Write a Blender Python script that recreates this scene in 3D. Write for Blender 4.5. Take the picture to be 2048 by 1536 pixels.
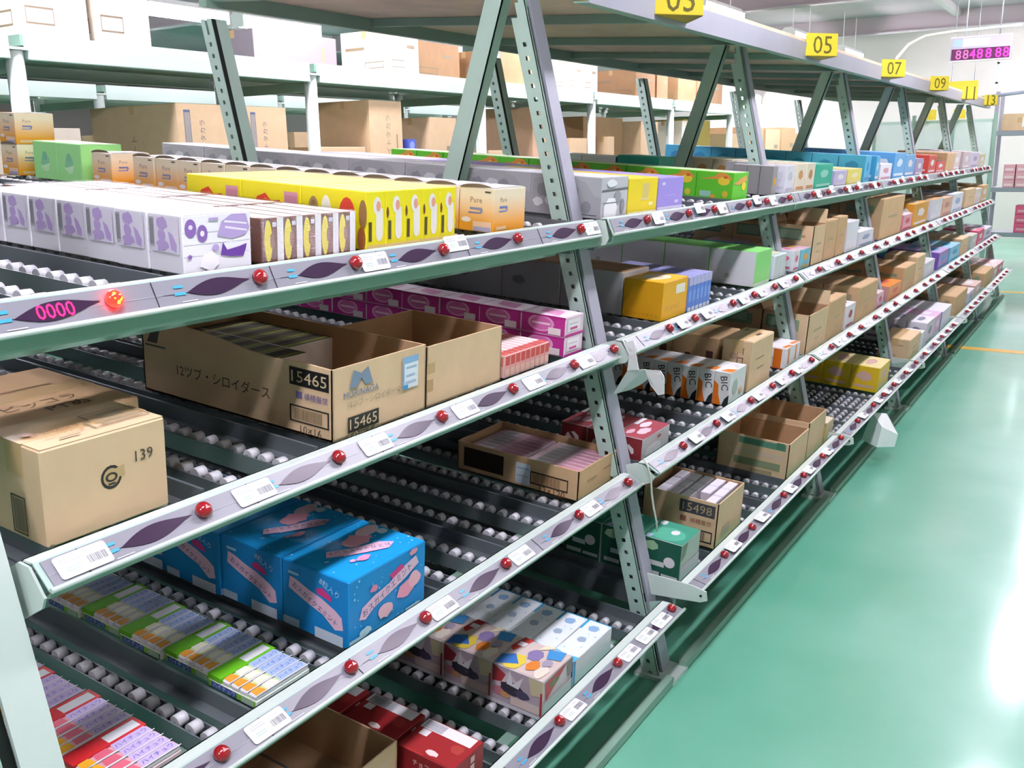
import bpy, math, random
from mathutils import Matrix, Vector

# ------------------------------------------------------------------ camera, light set-up, exposure
scn = bpy.context.scene
for o in list(bpy.data.objects): bpy.data.objects.remove(o)
COL = scn.collection
EYE = 1.565
cd = bpy.data.cameras.new('camera'); cam = bpy.data.objects.new('camera', cd); COL.objects.link(cam)
cd.sensor_width = 36.0; cd.lens = 1880.0 / 2048.0 * 36.0; cd.clip_start = .02; cd.clip_end = 200
YAW, PITCH, ROLL = .573, .237, .0176
_f = Vector((-math.sin(YAW)*math.cos(PITCH), math.cos(YAW)*math.cos(PITCH), -math.sin(PITCH)))
_r = Vector((math.cos(YAW), math.sin(YAW), 0)); _d = _f.cross(_r)
_r2 = math.cos(ROLL)*_r + math.sin(ROLL)*_d; _d2 = -math.sin(ROLL)*_r + math.cos(ROLL)*_d
_M = Matrix((( _r2.x, -_d2.x, -_f.x), (_r2.y, -_d2.y, -_f.y), (_r2.z, -_d2.z, -_f.z))).to_4x4()
_M.translation = (0, 0, EYE); cam.matrix_world = _M
scn.camera = cam
w = bpy.data.worlds.new('world'); scn.world = w; w.use_nodes = True
w.node_tree.nodes['Background'].inputs[0].default_value = (.85, .93, 1, 1)
w.node_tree.nodes['Background'].inputs[1].default_value = .4
LAMP_POWER = 16.0
scn.view_settings.view_transform = 'Standard'; scn.view_settings.look = 'None'
scn.view_settings.gamma = 1.0; scn.view_settings.use_curve_mapping = False
scn.view_settings.exposure = 2.45
scn.cycles.max_bounces = 5; scn.cycles.diffuse_bounces = 3; scn.cycles.glossy_bounces = 2; scn.cycles.adaptive_threshold = .03; scn.cycles.use_light_tree = False
scn.cycles.transparent_max_bounces = 6; scn.cycles.caustics_reflective = False; scn.cycles.caustics_refractive = False
scn.cycles.sample_clamp_indirect = 6.0
random.seed(7)

# ------------------------------------------------------------------ materials
def lin(h):
    h = h.lstrip('#'); v = [int(h[i:i+2], 16)/255 for i in (0, 2, 4)]
    return tuple(x/12.92 if x <= .04045 else ((x+.055)/1.055)**2.4 for x in v)
_mats = {}
def mat(hexc, rough=.5, metal=0.0, noise=0.0, scale=8.0, emit=0.0, coat=0.0, bump=0.0, name=None):
    key = (hexc, rough, metal, noise, scale, emit, coat, bump)
    if key in _mats: return _mats[key]
    m = bpy.data.materials.new(name or 'paint_' + hexc.strip('#')); m.use_nodes = True
    nt = m.node_tree; b = nt.nodes['Principled BSDF']; c = lin(hexc)
    b.inputs['Base Color'].default_value = (*c, 1); b.inputs['Roughness'].default_value = rough
    b.inputs['Metallic'].default_value = metal
    if coat: b.inputs['Coat Weight'].default_value = coat; b.inputs['Coat Roughness'].default_value = .08
    if noise or bump:
        tc = nt.nodes.new('ShaderNodeTexCoord'); n = nt.nodes.new('ShaderNodeTexNoise')
        n.inputs['Scale'].default_value = scale; n.inputs['Detail'].default_value = 5
        nt.links.new(tc.outputs['Object'], n.inputs['Vector'])
        if noise:
            r = nt.nodes.new('ShaderNodeValToRGB')
            r.color_ramp.elements[0].position = .3; r.color_ramp.elements[1].position = .7
            r.color_ramp.elements[0].color = (*[x*(1-noise) for x in c], 1)
            r.color_ramp.elements[1].color = (*[min(1, x*(1+noise*.6)) for x in c], 1)
            nt.links.new(n.outputs['Fac'], r.inputs['Fac']); nt.links.new(r.outputs['Color'], b.inputs['Base Color'])
        if bump:
            bp = nt.nodes.new('ShaderNodeBump'); bp.inputs['Strength'].default_value = bump; bp.inputs['Distance'].default_value = .004
            nt.links.new(n.outputs['Fac'], bp.inputs['Height']); nt.links.new(bp.outputs['Normal'], b.inputs['Normal'])
    if emit:
        b.inputs['Emission Color'].default_value = (*c, 1); b.inputs['Emission Strength'].default_value = emit
    _mats[key] = m; return m
def gradmat(name, lo, hi, z0, z1, rough=.4):
    m = bpy.data.materials.new(name); m.use_nodes = True; nt = m.node_tree; b = nt.nodes['Principled BSDF']
    tc = nt.nodes.new('ShaderNodeTexCoord'); s = nt.nodes.new('ShaderNodeSeparateXYZ'); mr = nt.nodes.new('ShaderNodeMapRange')
    mr.inputs[1].default_value = z0; mr.inputs[2].default_value = z1
    r = nt.nodes.new('ShaderNodeValToRGB'); r.color_ramp.elements[0].color = (*lin(lo), 1); r.color_ramp.elements[1].color = (*lin(hi), 1)
    nt.links.new(tc.outputs['Object'], s.inputs[0]); nt.links.new(s.outputs['Z'], mr.inputs[0])
    nt.links.new(mr.outputs[0], r.inputs['Fac']); nt.links.new(r.outputs['Color'], b.inputs['Base Color'])
    b.inputs['Roughness'].default_value = rough; return m
def filmmat():
    m = bpy.data.materials.new('clear_film'); m.use_nodes = True; nt = m.node_tree
    for n in list(nt.nodes): nt.nodes.remove(n)
    o = nt.nodes.new('ShaderNodeOutputMaterial'); mx = nt.nodes.new('ShaderNodeMixShader')
    t = nt.nodes.new('ShaderNodeBsdfTransparent'); g = nt.nodes.new('ShaderNodeBsdfGlossy'); g.inputs['Roughness'].default_value = .12
    nz = nt.nodes.new('ShaderNodeTexNoise'); nz.inputs['Scale'].default_value = 35; bp = nt.nodes.new('ShaderNodeBump'); bp.inputs['Strength'].default_value = .6; bp.inputs['Distance'].default_value = .01
    nt.links.new(nz.outputs['Fac'], bp.inputs['Height']); nt.links.new(bp.outputs['Normal'], g.inputs['Normal'])
    mx.inputs[0].default_value = .16; nt.links.new(t.outputs[0], mx.inputs[1]); nt.links.new(g.outputs[0], mx.inputs[2])
    nt.links.new(mx.outputs[0], o.inputs[0]); return m
FILM = filmmat()
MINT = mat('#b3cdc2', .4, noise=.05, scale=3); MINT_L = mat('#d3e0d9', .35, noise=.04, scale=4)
MINT_D = mat('#8aab9a', .45, noise=.08, scale=3); GREY_LITMINT = mat('#a5a5b2', .38, noise=.05, scale=5)  # the grey is also mint with lamp glare painted in, on posts and roof beam
STEEL = mat('#7f878c', .38, .5, noise=.08, scale=6); STEEL_D = mat('#4a5156', .45, .5, noise=.1, scale=5)
DARK = mat('#16211d', .7); STRIP = mat('#8b8b95', .35, noise=.04, scale=9)
WHEEL = mat('#c9cacf', .35); LEAF = mat('#3d2a44', .26); LEAF.node_tree.nodes['Principled BSDF'].inputs['Specular IOR Level'].default_value = .22; REDLENS = mat('#a11420', .08, coat=1.0)
REDLIT = mat('#ff1a10', .1, emit=1.6, coat=1.0); LEDRED = mat('#ff0f45', .4, emit=1.4); LITSPOT = mat('#ffb01c', .2, emit=2.5)
WHITE = mat('#f2f3f5', .45); INK = mat('#2b2b30', .6); CYAN = mat('#3fa9d8', .4); YSIGN = mat('#e8d23a', .5, noise=.05)
KRAFT = mat('#d2ae84', .75, noise=.06, scale=14); KRAFT_L = mat('#dfc19a', .75, noise=.05, scale=14); KRAFT_IN = mat('#c09c74', .8, noise=.06, scale=14)
PLY = mat('#ead0b2', .7, noise=.12, scale=5)

# ------------------------------------------------------------------ mesh helpers
class MB:
    def __init__(s): s.v = []; s.f = []; s.mi = []; s.sm = []; s.mats = []
    def m(s, mt):
        if mt not in s.mats: s.mats.append(mt)
        return s.mats.index(mt)
    def face(s, pts, mt, smooth=False):
        i = len(s.v); s.v += [tuple(p) for p in pts]; s.f.append(tuple(range(i, i+len(pts)))); s.mi.append(s.m(mt)); s.sm.append(smooth)
    def hexa(s, p, mt, mts=None):   # p: 4 bottom (ccw from above), 4 top
        i = len(s.v); s.v += [tuple(q) for q in p]
        for k, q in enumerate(((3, 2, 1, 0), (4, 5, 6, 7), (0, 1, 5, 4), (1, 2, 6, 5), (2, 3, 7, 6), (3, 0, 4, 7))):
            s.f.append(tuple(i+a for a in q)); s.mi.append(s.m((mts or {}).get(k, mt))); s.sm.append(False)
    def box(s, x0, x1, y0, y1, z0, z1, mt, mts=None):
        s.hexa([(x0, y0, z0), (x1, y0, z0), (x1, y1, z0), (x0, y1, z0), (x0, y0, z1), (x1, y0, z1), (x1, y1, z1), (x0, y1, z1)], mt, mts)
    def prism(s, pts, off, mt, mt_side=None):
        n = len(pts); i = len(s.v); o = Vector(off)
        s.v += [tuple(p) for p in pts] + [tuple(Vector(p)+o) for p in pts]
        s.f.append(tuple(range(i, i+n))); s.mi.append(s.m(mt)); s.sm.append(False)
        s.f.append(tuple(range(i+2*n-1, i+n-1, -1))); s.mi.append(s.m(mt)); s.sm.append(False)
        for k in range(n):
            a, b = k, (k+1) % n
            s.f.append((i+b, i+a, i+n+a, i+n+b)); s.mi.append(s.m(mt_side or mt)); s.sm.append(False)
    def tube(s, path, r, n, mt, caps=True):
        P = [Vector(p) for p in path]; i0 = len(s.v); rr = r if isinstance(r, (list, tuple)) else [r]*len(P)
        for k, p in enumerate(P):
            t = (P[min(k+1, len(P)-1)] - P[max(k-1, 0)]).normalized()
            a = t.cross(Vector((0, 0, 1))) if abs(t.z) < .95 else t.cross(Vector((1, 0, 0)))
            a.normalize(); b = t.cross(a)
            for j in range(n):
                an = 2*math.pi*j/n; s.v.append(tuple(p + rr[k]*(math.cos(an)*a + math.sin(an)*b)))
        for k in range(len(P)-1):
            for j in range(n):
                q = (j+1) % n
                s.f.append((i0+k*n+j, i0+k*n+q, i0+(k+1)*n+q, i0+(k+1)*n+j)); s.mi.append(s.m(mt)); s.sm.append(n > 6)
        if caps:
            s.f.append(tuple(i0+j for j in range(n))[::-1]); s.mi.append(s.m(mt)); s.sm.append(False)
            e = i0+(len(P)-1)*n; s.f.append(tuple(e+j for j in range(n))); s.mi.append(s.m(mt)); s.sm.append(False)
    def ball(s, c, rx, ry, rz, mt, seg=14, rings=8):
        i0 = len(s.v)
        for k in range(1, rings):
            th = math.pi*k/rings
            for j in range(seg):
                a = 2*math.pi*j/seg; s.v.append((c[0]+rx*math.sin(th)*math.cos(a), c[1]+ry*math.sin(th)*math.sin(a), c[2]+rz*math.cos(th)))
        t = len(s.v); s.v += [(c[0], c[1], c[2]+rz), (c[0], c[1], c[2]-rz)]
        for j in range(seg):
            q = (j+1) % seg
            s.f.append((t, i0+j, i0+q)); s.f.append((t+1, i0+(rings-2)*seg+q, i0+(rings-2)*seg+j))
            s.mi += [s.m(mt)]*2; s.sm += [True]*2
            for k in range(rings-2):
                s.f.append((i0+k*seg+j, i0+(k+1)*seg+j, i0+(k+1)*seg+q, i0+k*seg+q)); s.mi.append(s.m(mt)); s.sm.append(True)
    def chamfer(s, x0, x1, y0, y1, z0, z1, c, F, S, T, E=None):
        E = E or F; X = (x0, x1); Y = (y0, y1); Z = (z0, z1); ix = {}
        for a in (0, 1):
            for b in (0, 1):
                for d in (0, 1):
                    sx, sy, sz = (1 if a == 0 else -1)*c, (1 if b == 0 else -1)*c, (1 if d == 0 else -1)*c
                    for k, q in enumerate(((X[a], Y[b]+sy, Z[d]+sz), (X[a]+sx, Y[b], Z[d]+sz), (X[a]+sx, Y[b]+sy, Z[d]))):
                        ix[a, b, d, k] = len(s.v); s.v.append(q)
        def add(keys, mt): s.f.append(tuple(ix[k] for k in keys)); s.mi.append(s.m(mt)); s.sm.append(False)
        for a in (0, 1):
            q = [(a, 0, 0, 0), (a, 1, 0, 0), (a, 1, 1, 0), (a, 0, 1, 0)]; add(q if a else q[::-1], F)
            q = [(0, a, 0, 1), (1, a, 0, 1), (1, a, 1, 1), (0, a, 1, 1)]; add(q[::-1] if a else q, S)
            q = [(0, 0, a, 2), (1, 0, a, 2), (1, 1, a, 2), (0, 1, a, 2)]; add(q if a else q[::-1], T)
            for b in (0, 1):
                add([(a, b, 0, 0), (a, b, 1, 0), (a, b, 1, 1), (a, b, 0, 1)], E)
                add([(a, 0, b, 0), (a, 1, b, 0), (a, 1, b, 2), (a, 0, b, 2)], E)
                add([(0, a, b, 1), (1, a, b, 1), (1, a, b, 2), (0, a, b, 2)], E)
                for d in (0, 1): add([(a, b, d, 0), (a, b, d, 1), (a, b, d, 2)], E)
    def mesh(s, name):
        me = bpy.data.meshes.new(name); me.from_pydata(s.v, [], s.f)
        for mt in s.mats: me.materials.append(mt)
        me.polygons.foreach_set('material_index', s.mi); me.polygons.foreach_set('use_smooth', s.sm); me.update()
        return me
    def build(s, name, parent=None, loc=(0, 0, 0), rot=(0, 0, 0)): return ob(name, s.mesh(name), parent, loc, rot)
def ob(name, me, parent=None, loc=(0, 0, 0), rot=(0, 0, 0)):
    o = bpy.data.objects.new(name, me); COL.objects.link(o); o.location = loc; o.rotation_euler = rot
    if parent is not None: o.parent = parent
    return o
def tag(o, label, cat, group=None, kind=None):
    if label: o['label'] = label
    if cat: o['category'] = cat
    if group: o['group'] = group
    if kind: o['kind'] = kind
    return o
def empty(name, loc, label, cat, group=None):
    e = ob(name, None, None, loc); e.empty_display_size = .1; return tag(e, label, cat, group)
def struct(o): o['kind'] = 'structure'; return o
_txt = {}
def text2d(s):
    if s in _txt: return _txt[s]
    cu = bpy.data.curves.new('t', 'FONT'); cu.body = s; cu.resolution_u = 2
    t = bpy.data.objects.new('t', cu); me = bpy.data.meshes.new_from_object(t)
    vs = [v.co.copy() for v in me.vertices]; fs = [tuple(p.vertices) for p in me.polygons]
    x0 = min(v.x for v in vs); x1 = max(v.x for v in vs); y0 = min(v.y for v in vs); y1 = max(v.y for v in vs)
    r = ([((v.x-x0)-(x1-x0)/2, (v.y-y0)-(y1-y0)/2) for v in vs], fs, x1-x0, y1-y0)
    bpy.data.objects.remove(t); bpy.data.curves.remove(cu); bpy.data.meshes.remove(me); _txt[s] = r; return r
def put_text(mb, s, fn, cx, cy, width, mt, hmax=None, rot=0, stretch=None):
    vs, fs, tw, th = text2d(s); k = width/tw
    if hmax and th*k > hmax: k = hmax/th
    ky = k if not stretch else stretch/th
    c, si = math.cos(rot), math.sin(rot); i = len(mb.v)
    for x, y in vs: mb.v.append(tuple(fn(cx + x*k*c - y*ky*si, cy + x*k*si + y*ky*c)))
    for f in fs: mb.f.append(tuple(i+a for a in f)); mb.mi.append(mb.m(mt)); mb.sm.append(False)

# ------------------------------------------------------------------ rack geometry
SL = .0725                                   # the shelves fall towards the aisle
BAY = 1.8; Y0B = .65; NB = 6
def ybay(b): return Y0B + BAY*(b-1)
RAILS = {1: {'A': (-1.295, 1.385), 'B': (-1.245, 1.023), 'C': (-1.172, .635), 'D': (-1.034, .249)},
         2: {'A': (-1.264, 1.388), 'B': (-1.212, 1.035), 'C': (-1.131, .668), 'D': (-.991, .308)}}
TILT = {'A': .42, 'B': .80, 'C': 1.02, 'D': 1.36}
DROP = {'A': .007, 'B': .01, 'C': .025, 'D': .04}
LEVN = {'A': 'top', 'B': 'second', 'C': 'third', 'D': 'bottom'}
BAYN = {1: 'nearest', 2: 'second', 3: 'third', 4: 'fourth', 5: 'fifth', 6: 'farthest'}
ORD = ['front', 'second', 'third', 'fourth', 'fifth', 'sixth', 'seventh', 'eighth', 'ninth', 'tenth', 'eleventh', 'twelfth', 'thirteenth', 'fourteenth', 'fifteenth', 'sixteenth']
def rl(b, L): return RAILS[1 if b == 1 else 2][L]
U = Vector((-math.cos(SL), 0, math.sin(SL))); N = Vector((math.sin(SL), 0, math.cos(SL)))
def lane(b, L, u=0, y=0, n=0):
    x, z = rl(b, L); return Vector((x-.035, 0, z-DROP[L])) + U*u + N*n + Vector((0, y, 0))
def xw(z): return -1.093 - .228*(z - .255)    # web of the leaning front posts
def xbk(z): return -2.748 - .215*(z - 1.585)  # back posts

def wheel_mesh():
    b = MB(); b.tube([(0, -.011, 0), (0, .011, 0)], .0125, 12, WHEEL); b.tube([(0, -.016, 0), (0, .016, 0)], .0035, 6, STEEL); return b.mesh('roller')
WHEEL_ME = wheel_mesh()
def track_mesh():
    b = MB(); b.box(-2.2, .0, -.017, .017, -.045, -.042, STEEL_D)
    for s in (-1, 1): b.box(-2.2, .0, s*.017-.0015, s*.017+.0015, -.045, -.009, STEEL)
    return b.mesh('roller_track')
TRACK_ME = track_mesh()
def guide_mesh():
    b = MB(); b.box(-2.2, .0, -.026, .026, -.03, -.026, STEEL); b.box(-2.2, .0, -.003, .003, -.026, .006, STEEL); b.box(-2.2, 0, -.026, -.023, -.045, -.03, STEEL); b.box(-2.2, 0, .023, .026, -.045, -.03, STEEL); return b.mesh('lane_guide')
GUIDE_ME = guide_mesh()
def label_mesh(v):
    b = MB(); rr = random.Random(v); W2, H2 = .0415, .0185; p = []
    for cx, cy, a0 in ((W2-.005, H2-.005, 0), (-W2+.005, H2-.005, 90), (-W2+.005, -H2+.005, 180), (W2-.005, -H2+.005, 270)):
        for k in range(4): a = math.radians(a0+30*k); p.append((cx+.005*math.cos(a), cy+.005*math.sin(a), .0012))
    b.prism(p, (0, 0, -.0012), WHITE); x = .006
    GR = mat('#c3c6cc', .6); DK = mat('#8c8d95', .6); GN = mat('#b3cbc2', .6)
    while x < .036: wd = rr.choice((.0008, .0012, .002)); b.face([(x, -.009, .0016), (x+wd, -.009, .0016), (x+wd, .004, .0016), (x, .004, .0016)], DK); x += wd + rr.choice((.0008, .0013))
    for yy, x0, x1, m in ((.011, -.034, -.004, GR), (.0065, -.034, -.002, GR), (-.003, -.03, -.008, GN), (-.0075, -.03, -.008, GN), (.011, .012, .03, GR)):
        b.face([(x0, yy-.001, .0016), (x1, yy-.001, .0016), (x1, yy+.001, .0016), (x0, yy+.001, .0016)], m)
    return b.mesh('price_label')
LABEL_ME = [label_mesh(i) for i in range(3)]
def leaf_pts(sc=1.0, z=.0015):
    t, lo = [], []
    for k in range(13):
        x = -.155 + .135*k/12; h = .0140*(math.sin(math.pi*min(1, (k/12)**.85)))**1.25*sc
        c = -.003 + .008*(k/12); t.append((x, c+h, z)); lo.append((x, c-h, z))
    return t + lo[-2:0:-1]
def unit_mesh(lit=False):
    b = MB(); b.prism(leaf_pts(), (0, 0, -.0015), LEAF)
    for x0, x1, y in ((-.18, -.158, -.003), (-.178, -.16, .009)):
        b.face([(x0, y-.003, .0012), (x1, y-.003, .0012), (x1, y+.002, .0012), (x0, y+.002, .0012)], CYAN)
    b.face([(-.17, -.018, .0012), (-.14, -.018, .0012), (-.14, -.0168, .0012), (-.17, -.0168, .0012)], WHITE)
    b.face([(-.2, -.003, .0008), (-.15, -.003, .0008), (-.15, -.0022, .0008), (-.2, -.0022, .0008)], INK)
    if lit: put_text(b, '0000', lambda x, y: (x, y, .0022), -.093, .0005, .058, LEDRED, stretch=.022)
    return b.mesh('display_window')
UNIT_ME, UNIT_LIT = unit_mesh(), unit_mesh(True)
def ball_mesh(lit=False):
    b = MB(); m = REDLIT if lit else REDLENS; b.ball((0, .002, .007), .0145, .0145, .0115, m, 18, 10); b.tube([(0, .002, -.001), (0, .002, .004)], .0125, 14, LEAF)
    if lit:
        for x, y, r in ((-.004, .006, .004), (.005, .003, .003), (-.006, -.002, .0028), (.003, -.005, .0045), (-.001, -.009, .0035), (.007, -.003, .002)): b.ball((x*.85, y*.85+.002, .0135), r, r, .0045, LITSPOT, 8, 5)
    else:
        W = mat('#e79a9a', .3); z = .0187
        b.face([(-.004, -.002, z), (.004, -.002, z), (.0, .006, z)], W)
    return b.mesh('call_lamp')
BALL_ME, BALL_LIT = ball_mesh(), ball_mesh(True)

LAMP_Y = {('A', 1): [.86, 1.15, 1.40, 1.69, 2.0, 2.33], ('B', 1): [.94, 1.26, 1.59, 1.88, 2.19, 2.43], ('C', 1): [.87, 1.18, 1.41, 1.72, 2.08, 2.38], ('D', 1): [.9, 1.2, 1.45, 1.73, 2.04, 2.40]}
LABEL_Y = {('A', 1): [1.46, 1.75, 2.40], ('B', 1): [.725, 1.05, 1.37, 1.68, 1.98, 2.26], ('C', 1): [.97, 1.47, 1.79, 2.15, 2.43], ('D', 1): [1.3, 1.795, 2.11, 2.22, 2.325]}

def make_bay(b):
    ya, yb = ybay(b), ybay(b+1)
    tx = {1: 'with the lit red call lamp', 2: 'after the first leaning post'}.get(b, 'along the aisle')
    bay = empty('flow_rack', (-1.6, ya, 0), f'{BAYN[b]} bay of the mint green gravity flow rack, {tx}', 'rack', 'flow rack bays'); base = Vector((-1.6, ya, 0))
    def put(name, mb, sub=None): return mb.build(name, sub or bay, -base if not sub else (0, 0, 0))
    # front posts: the left one, and the closing one at the end of the row
    for yj in [ya if b > 1 else ya-.045] + ([yb] if b == NB else []):
        p = MB(); ztop = 2.02 if b > 1 else 2.02
        def q(x, y, z): return (xw(z)+x, yj+y, z)
        def sh(x0, x1, y0, y1, z0, z1, mt): p.hexa([q(x0, y0, z0), q(x1, y0, z0), q(x1, y1, z0), q(x0, y1, z0), q(x0, y0, z1), q(x1, y0, z1), q(x1, y1, z1), q(x0, y1, z1)], mt)
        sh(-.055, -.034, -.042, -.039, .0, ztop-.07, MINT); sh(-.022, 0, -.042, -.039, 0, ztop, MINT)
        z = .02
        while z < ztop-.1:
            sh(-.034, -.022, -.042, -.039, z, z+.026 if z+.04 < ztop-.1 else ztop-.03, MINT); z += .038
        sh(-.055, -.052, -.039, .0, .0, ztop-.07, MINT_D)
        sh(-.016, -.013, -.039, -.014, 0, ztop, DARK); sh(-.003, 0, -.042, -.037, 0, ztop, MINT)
        sh(-.006, .002, -.016, .042, 0, ztop, GREY_LITMINT if b > 1 else MINT_L); sh(-.055, .0, .039, .042, 0, ztop, MINT_D)  # grey front band: aisle lamp glare put into the mint paint's colour
        put('front_post', p)
        p = MB()
        def q(x, y, z): return (xbk(z)+x, yj+y, z)
        sh(-.0, .02, -.042, -.039, 0, 2.06, MINT); sh(.032, .055, -.042, -.039, 0, 2.06, MINT)
        z = .9
        sh(.02, .032, -.042, -.039, 0, .9, MINT)
        while z < 2.0: sh(.02, .032, -.042, -.039, z, z+.026, MINT); z += .04
        sh(.0, .004, -.04, .03, 0, 2.06, MINT_D); sh(.05, .055, -.04, -.02, 0, 2.06, DARK); sh(.05, .055, -.02, .03, 0, 2.06, MINT)
        put('back_post', p)
        p = MB()                                 # diagonal of the side frame
        def q(x, y, z): return (-1.86 + .345*(z-1.35) + x, yj+y, z)
        sh(0, .066, -.03, -.026, 1.2, 2.03, MINT); sh(.06, .066, -.03, .01, 1.2, 2.03, MINT_D); sh(0, .006, -.026, .01, 1.2, 2.03, MINT_D)
        put('diagonal_brace', p)
        p = MB(); x = xw(0); p.box(x-.08, x+.05, yj-.055, yj+.06, 0, .012, MINT_L); put('foot_plate', p)
    p = MB(); p.box(-1.010, -.985, ya+.05, yb-.05, .004, .03, MINT_D); p.box(-1.03, -1.01, ya+.05, yb-.05, .004, .01, MINT_D); put('kick_rail', p)
    for L in 'ABCD':
        xr, zr = rl(b, L); a = TILT[L]; f = Vector((math.sin(a), 0, -math.cos(a))); g = Vector((math.cos(a), 0, math.sin(a)))
        y0, y1 = .012, BAY-.012
        r = MB(); T = -.003
        prof = [Vector((-.025, 0, -.014)), Vector((-.025, 0, 0)), Vector((0, 0, 0)), f*.053, f*.053+Vector((-.006, 0, -.024 if L == 'A' else -.010)), f*.053+Vector((-.028, 0, -.026 if L == 'A' else -.013))]
        for i in range(len(prof)-1):
            A, B = prof[i], prof[i+1]; t = (B-A).normalized(); nn = Vector((t.z, 0, -t.x)) * -T
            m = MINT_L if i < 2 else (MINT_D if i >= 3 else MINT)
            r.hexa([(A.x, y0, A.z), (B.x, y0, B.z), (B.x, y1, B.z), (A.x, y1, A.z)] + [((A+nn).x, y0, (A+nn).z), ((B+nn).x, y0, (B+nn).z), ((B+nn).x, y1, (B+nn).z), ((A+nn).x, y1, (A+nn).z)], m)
        r.tube([(f.x*.051+g.x*.003, y0, f.z*.051+g.z*.003), (f.x*.051+g.x*.003, y1, f.z*.051+g.z*.003)], .0045, 8, MINT_L)
        xr += .012; rail = r.build('shelf_rail', bay, Vector((xr, ya, zr)) - base)
        R3 = Matrix(((0, -f.x, g.x), (1, 0, 0), (0, -f.z, g.z))); eul = R3.to_euler()
        def on(name, me, y, v, out=0.0):
            q = f*v + g*out + Vector((0, y-ya, 0)); return ob(name, me, rail, q, eul)
        s = MB(); s.box(.02, BAY-.02, -.047, -.004, 0, .003, STRIP); s.box(.02, BAY-.02, -.029, -.028, .003, .0036, GREY_LITMINT)
        ob('label_strip', s.mesh('label_strip'), rail, (0, 0, 0), eul)
        rr = random.Random(b*10+ord(L))
        ly = LAMP_Y.get((L, b)) or [ya + .28 + .29*i + rr.uniform(-.05, .05) for i in range(6 if b < 4 else 5)]
        by = LABEL_Y.get((L, b)) or [y + rr.choice((.068, .075, .1)) for y in ly]
        for i, y in enumerate(ly):
            lit = (L, b, i) == ('A', 1, 0)
            on('display_window', UNIT_LIT if lit else UNIT_ME, y, .0265, .0032); on('call_lamp', BALL_LIT if lit else BALL_ME, y, .0255, .0032)
            if b <= 3: c = MB(); c.box(-.0007, .0007, -.021, .021, 0, .001, INK); ob('strip_joint', c.mesh('strip_joint'), rail, f*.0255+g*.0032+Vector((0, y-ya-.215, 0)), eul) if y-ya > .25 else None
        for i, y in enumerate(by):
            if y+.045 < yb: on('price_label', LABEL_ME[i % 3], y, .0255 if L != 'A' or i % 2 == 0 else .012, .0044 if b == 1 else .013)
        # brackets that carry the rail on the posts
        for yy, sg in ((ya, 1), (yb, -1)):
            k = MB(); yq = yy + sg*.008
            x1 = xr + f.x*.058; big = L == 'D' and sg > 0 and b > 1
            pts = [(xr-.03, yq, zr-.004), (xr-.004, yq, zr-.006), (x1-.016, yq, zr+f.z*.05-.012), (x1-.026, yq, zr+f.z*.05-.03), (xw(zr-.08)-.03, yq, zr-.10), (xw(zr-.06)-.055, yq, zr-.03)]
            if big: pts = [(xr-.03, yq, zr+.006), (xr+.02, yq, zr+.004), (x1+.008, yq, zr+f.z*.05+.004), (x1+.012, yq, zr+f.z*.05-.024), (x1-.01, yq, zr+f.z*.05-.034), (xw(zr-.05)-.03, yq, zr-.06), (xw(zr)-.04, yq, zr+.01)]
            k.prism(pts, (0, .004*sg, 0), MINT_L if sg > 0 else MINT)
            if big: k.tube([(x1-.008, yq-.003, zr+f.z*.05-.012), (x1-.008, yq-.0005, zr+f.z*.05-.012)], .004, 8, DARK)
            put('rail_bracket', k)
        # beams that carry the lanes
        k = MB()
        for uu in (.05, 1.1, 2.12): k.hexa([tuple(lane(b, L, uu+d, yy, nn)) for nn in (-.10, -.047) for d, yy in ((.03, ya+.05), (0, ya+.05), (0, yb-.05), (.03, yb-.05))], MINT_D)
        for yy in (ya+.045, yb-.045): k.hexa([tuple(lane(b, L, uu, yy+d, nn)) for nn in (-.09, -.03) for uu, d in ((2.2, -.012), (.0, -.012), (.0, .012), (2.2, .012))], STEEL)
        put('shelf_beam', k)
        O = lane(b, L, 0, 0, 0); nl = 6; lw = (BAY-.14)/nl; bank = MB()
        for i in range(nl+1):
            yg = ya + .07 + lw*i; ob('lane_guide', GUIDE_ME, bay, O + Vector((0, yg, 0)) - base, (0, SL, 0))
            if i == nl: break
            offs = (.075, lw-.075) if not (b == 3 and L == 'D' and i < 3) else (.06, .12, .18, lw-.04)
            for oy in offs:
                t = ob('roller_track', TRACK_ME, bay, O + Vector((0, yg+oy, 0)) - base, (0, SL, 0))
                nsing = 6 if b <= 2 else (4 if (b == 3 and L == 'D' and i < 3) else 0)
                for j in range(54):
                    ux = .022 + .0395*j
                    if j < nsing: ob('roller', WHEEL_ME, t, (-ux, 0, -.0125))
                    else:
                        c = lane(b, L, ux, yg+oy, -.0125)
                        bank.tube([c+Vector((0, -.011, 0)), c+Vector((0, .011, 0))], .0125, 8 if b < 3 else 6, WHEEL)
        k = put('roller_bank', bank); k['kind'] = 'stuff'
    if b >= 2:                                   # the roof over the bay
        def rp(u, y, n): return Vector((-1.305, y, 1.975)) + U*u + N*n
        def slab(mb, u0, u1, y0, y1, n0, n1, mt, mts=None): mb.hexa([tuple(rp(u, y, n)) for n in (n0, n1) for u, y in ((u1, y0), (u0, y0), (u0, y1), (u1, y1))], mt, mts)
        k = MB(); slab(k, 0, .004, ya, yb, 0, .075, GREY_LITMINT); slab(k, .004, .05, ya, yb, 0, .004, MINT_D); slab(k, .004, .03, ya, yb, .071, .075, GREY_LITMINT); put('roof_front_beam', k)  # grey front face has the lamp glare in its colour
        k = MB(); slab(k, 1.56, 1.6, ya, yb, .022, .075, MINT_D); put('roof_back_beam', k)
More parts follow.
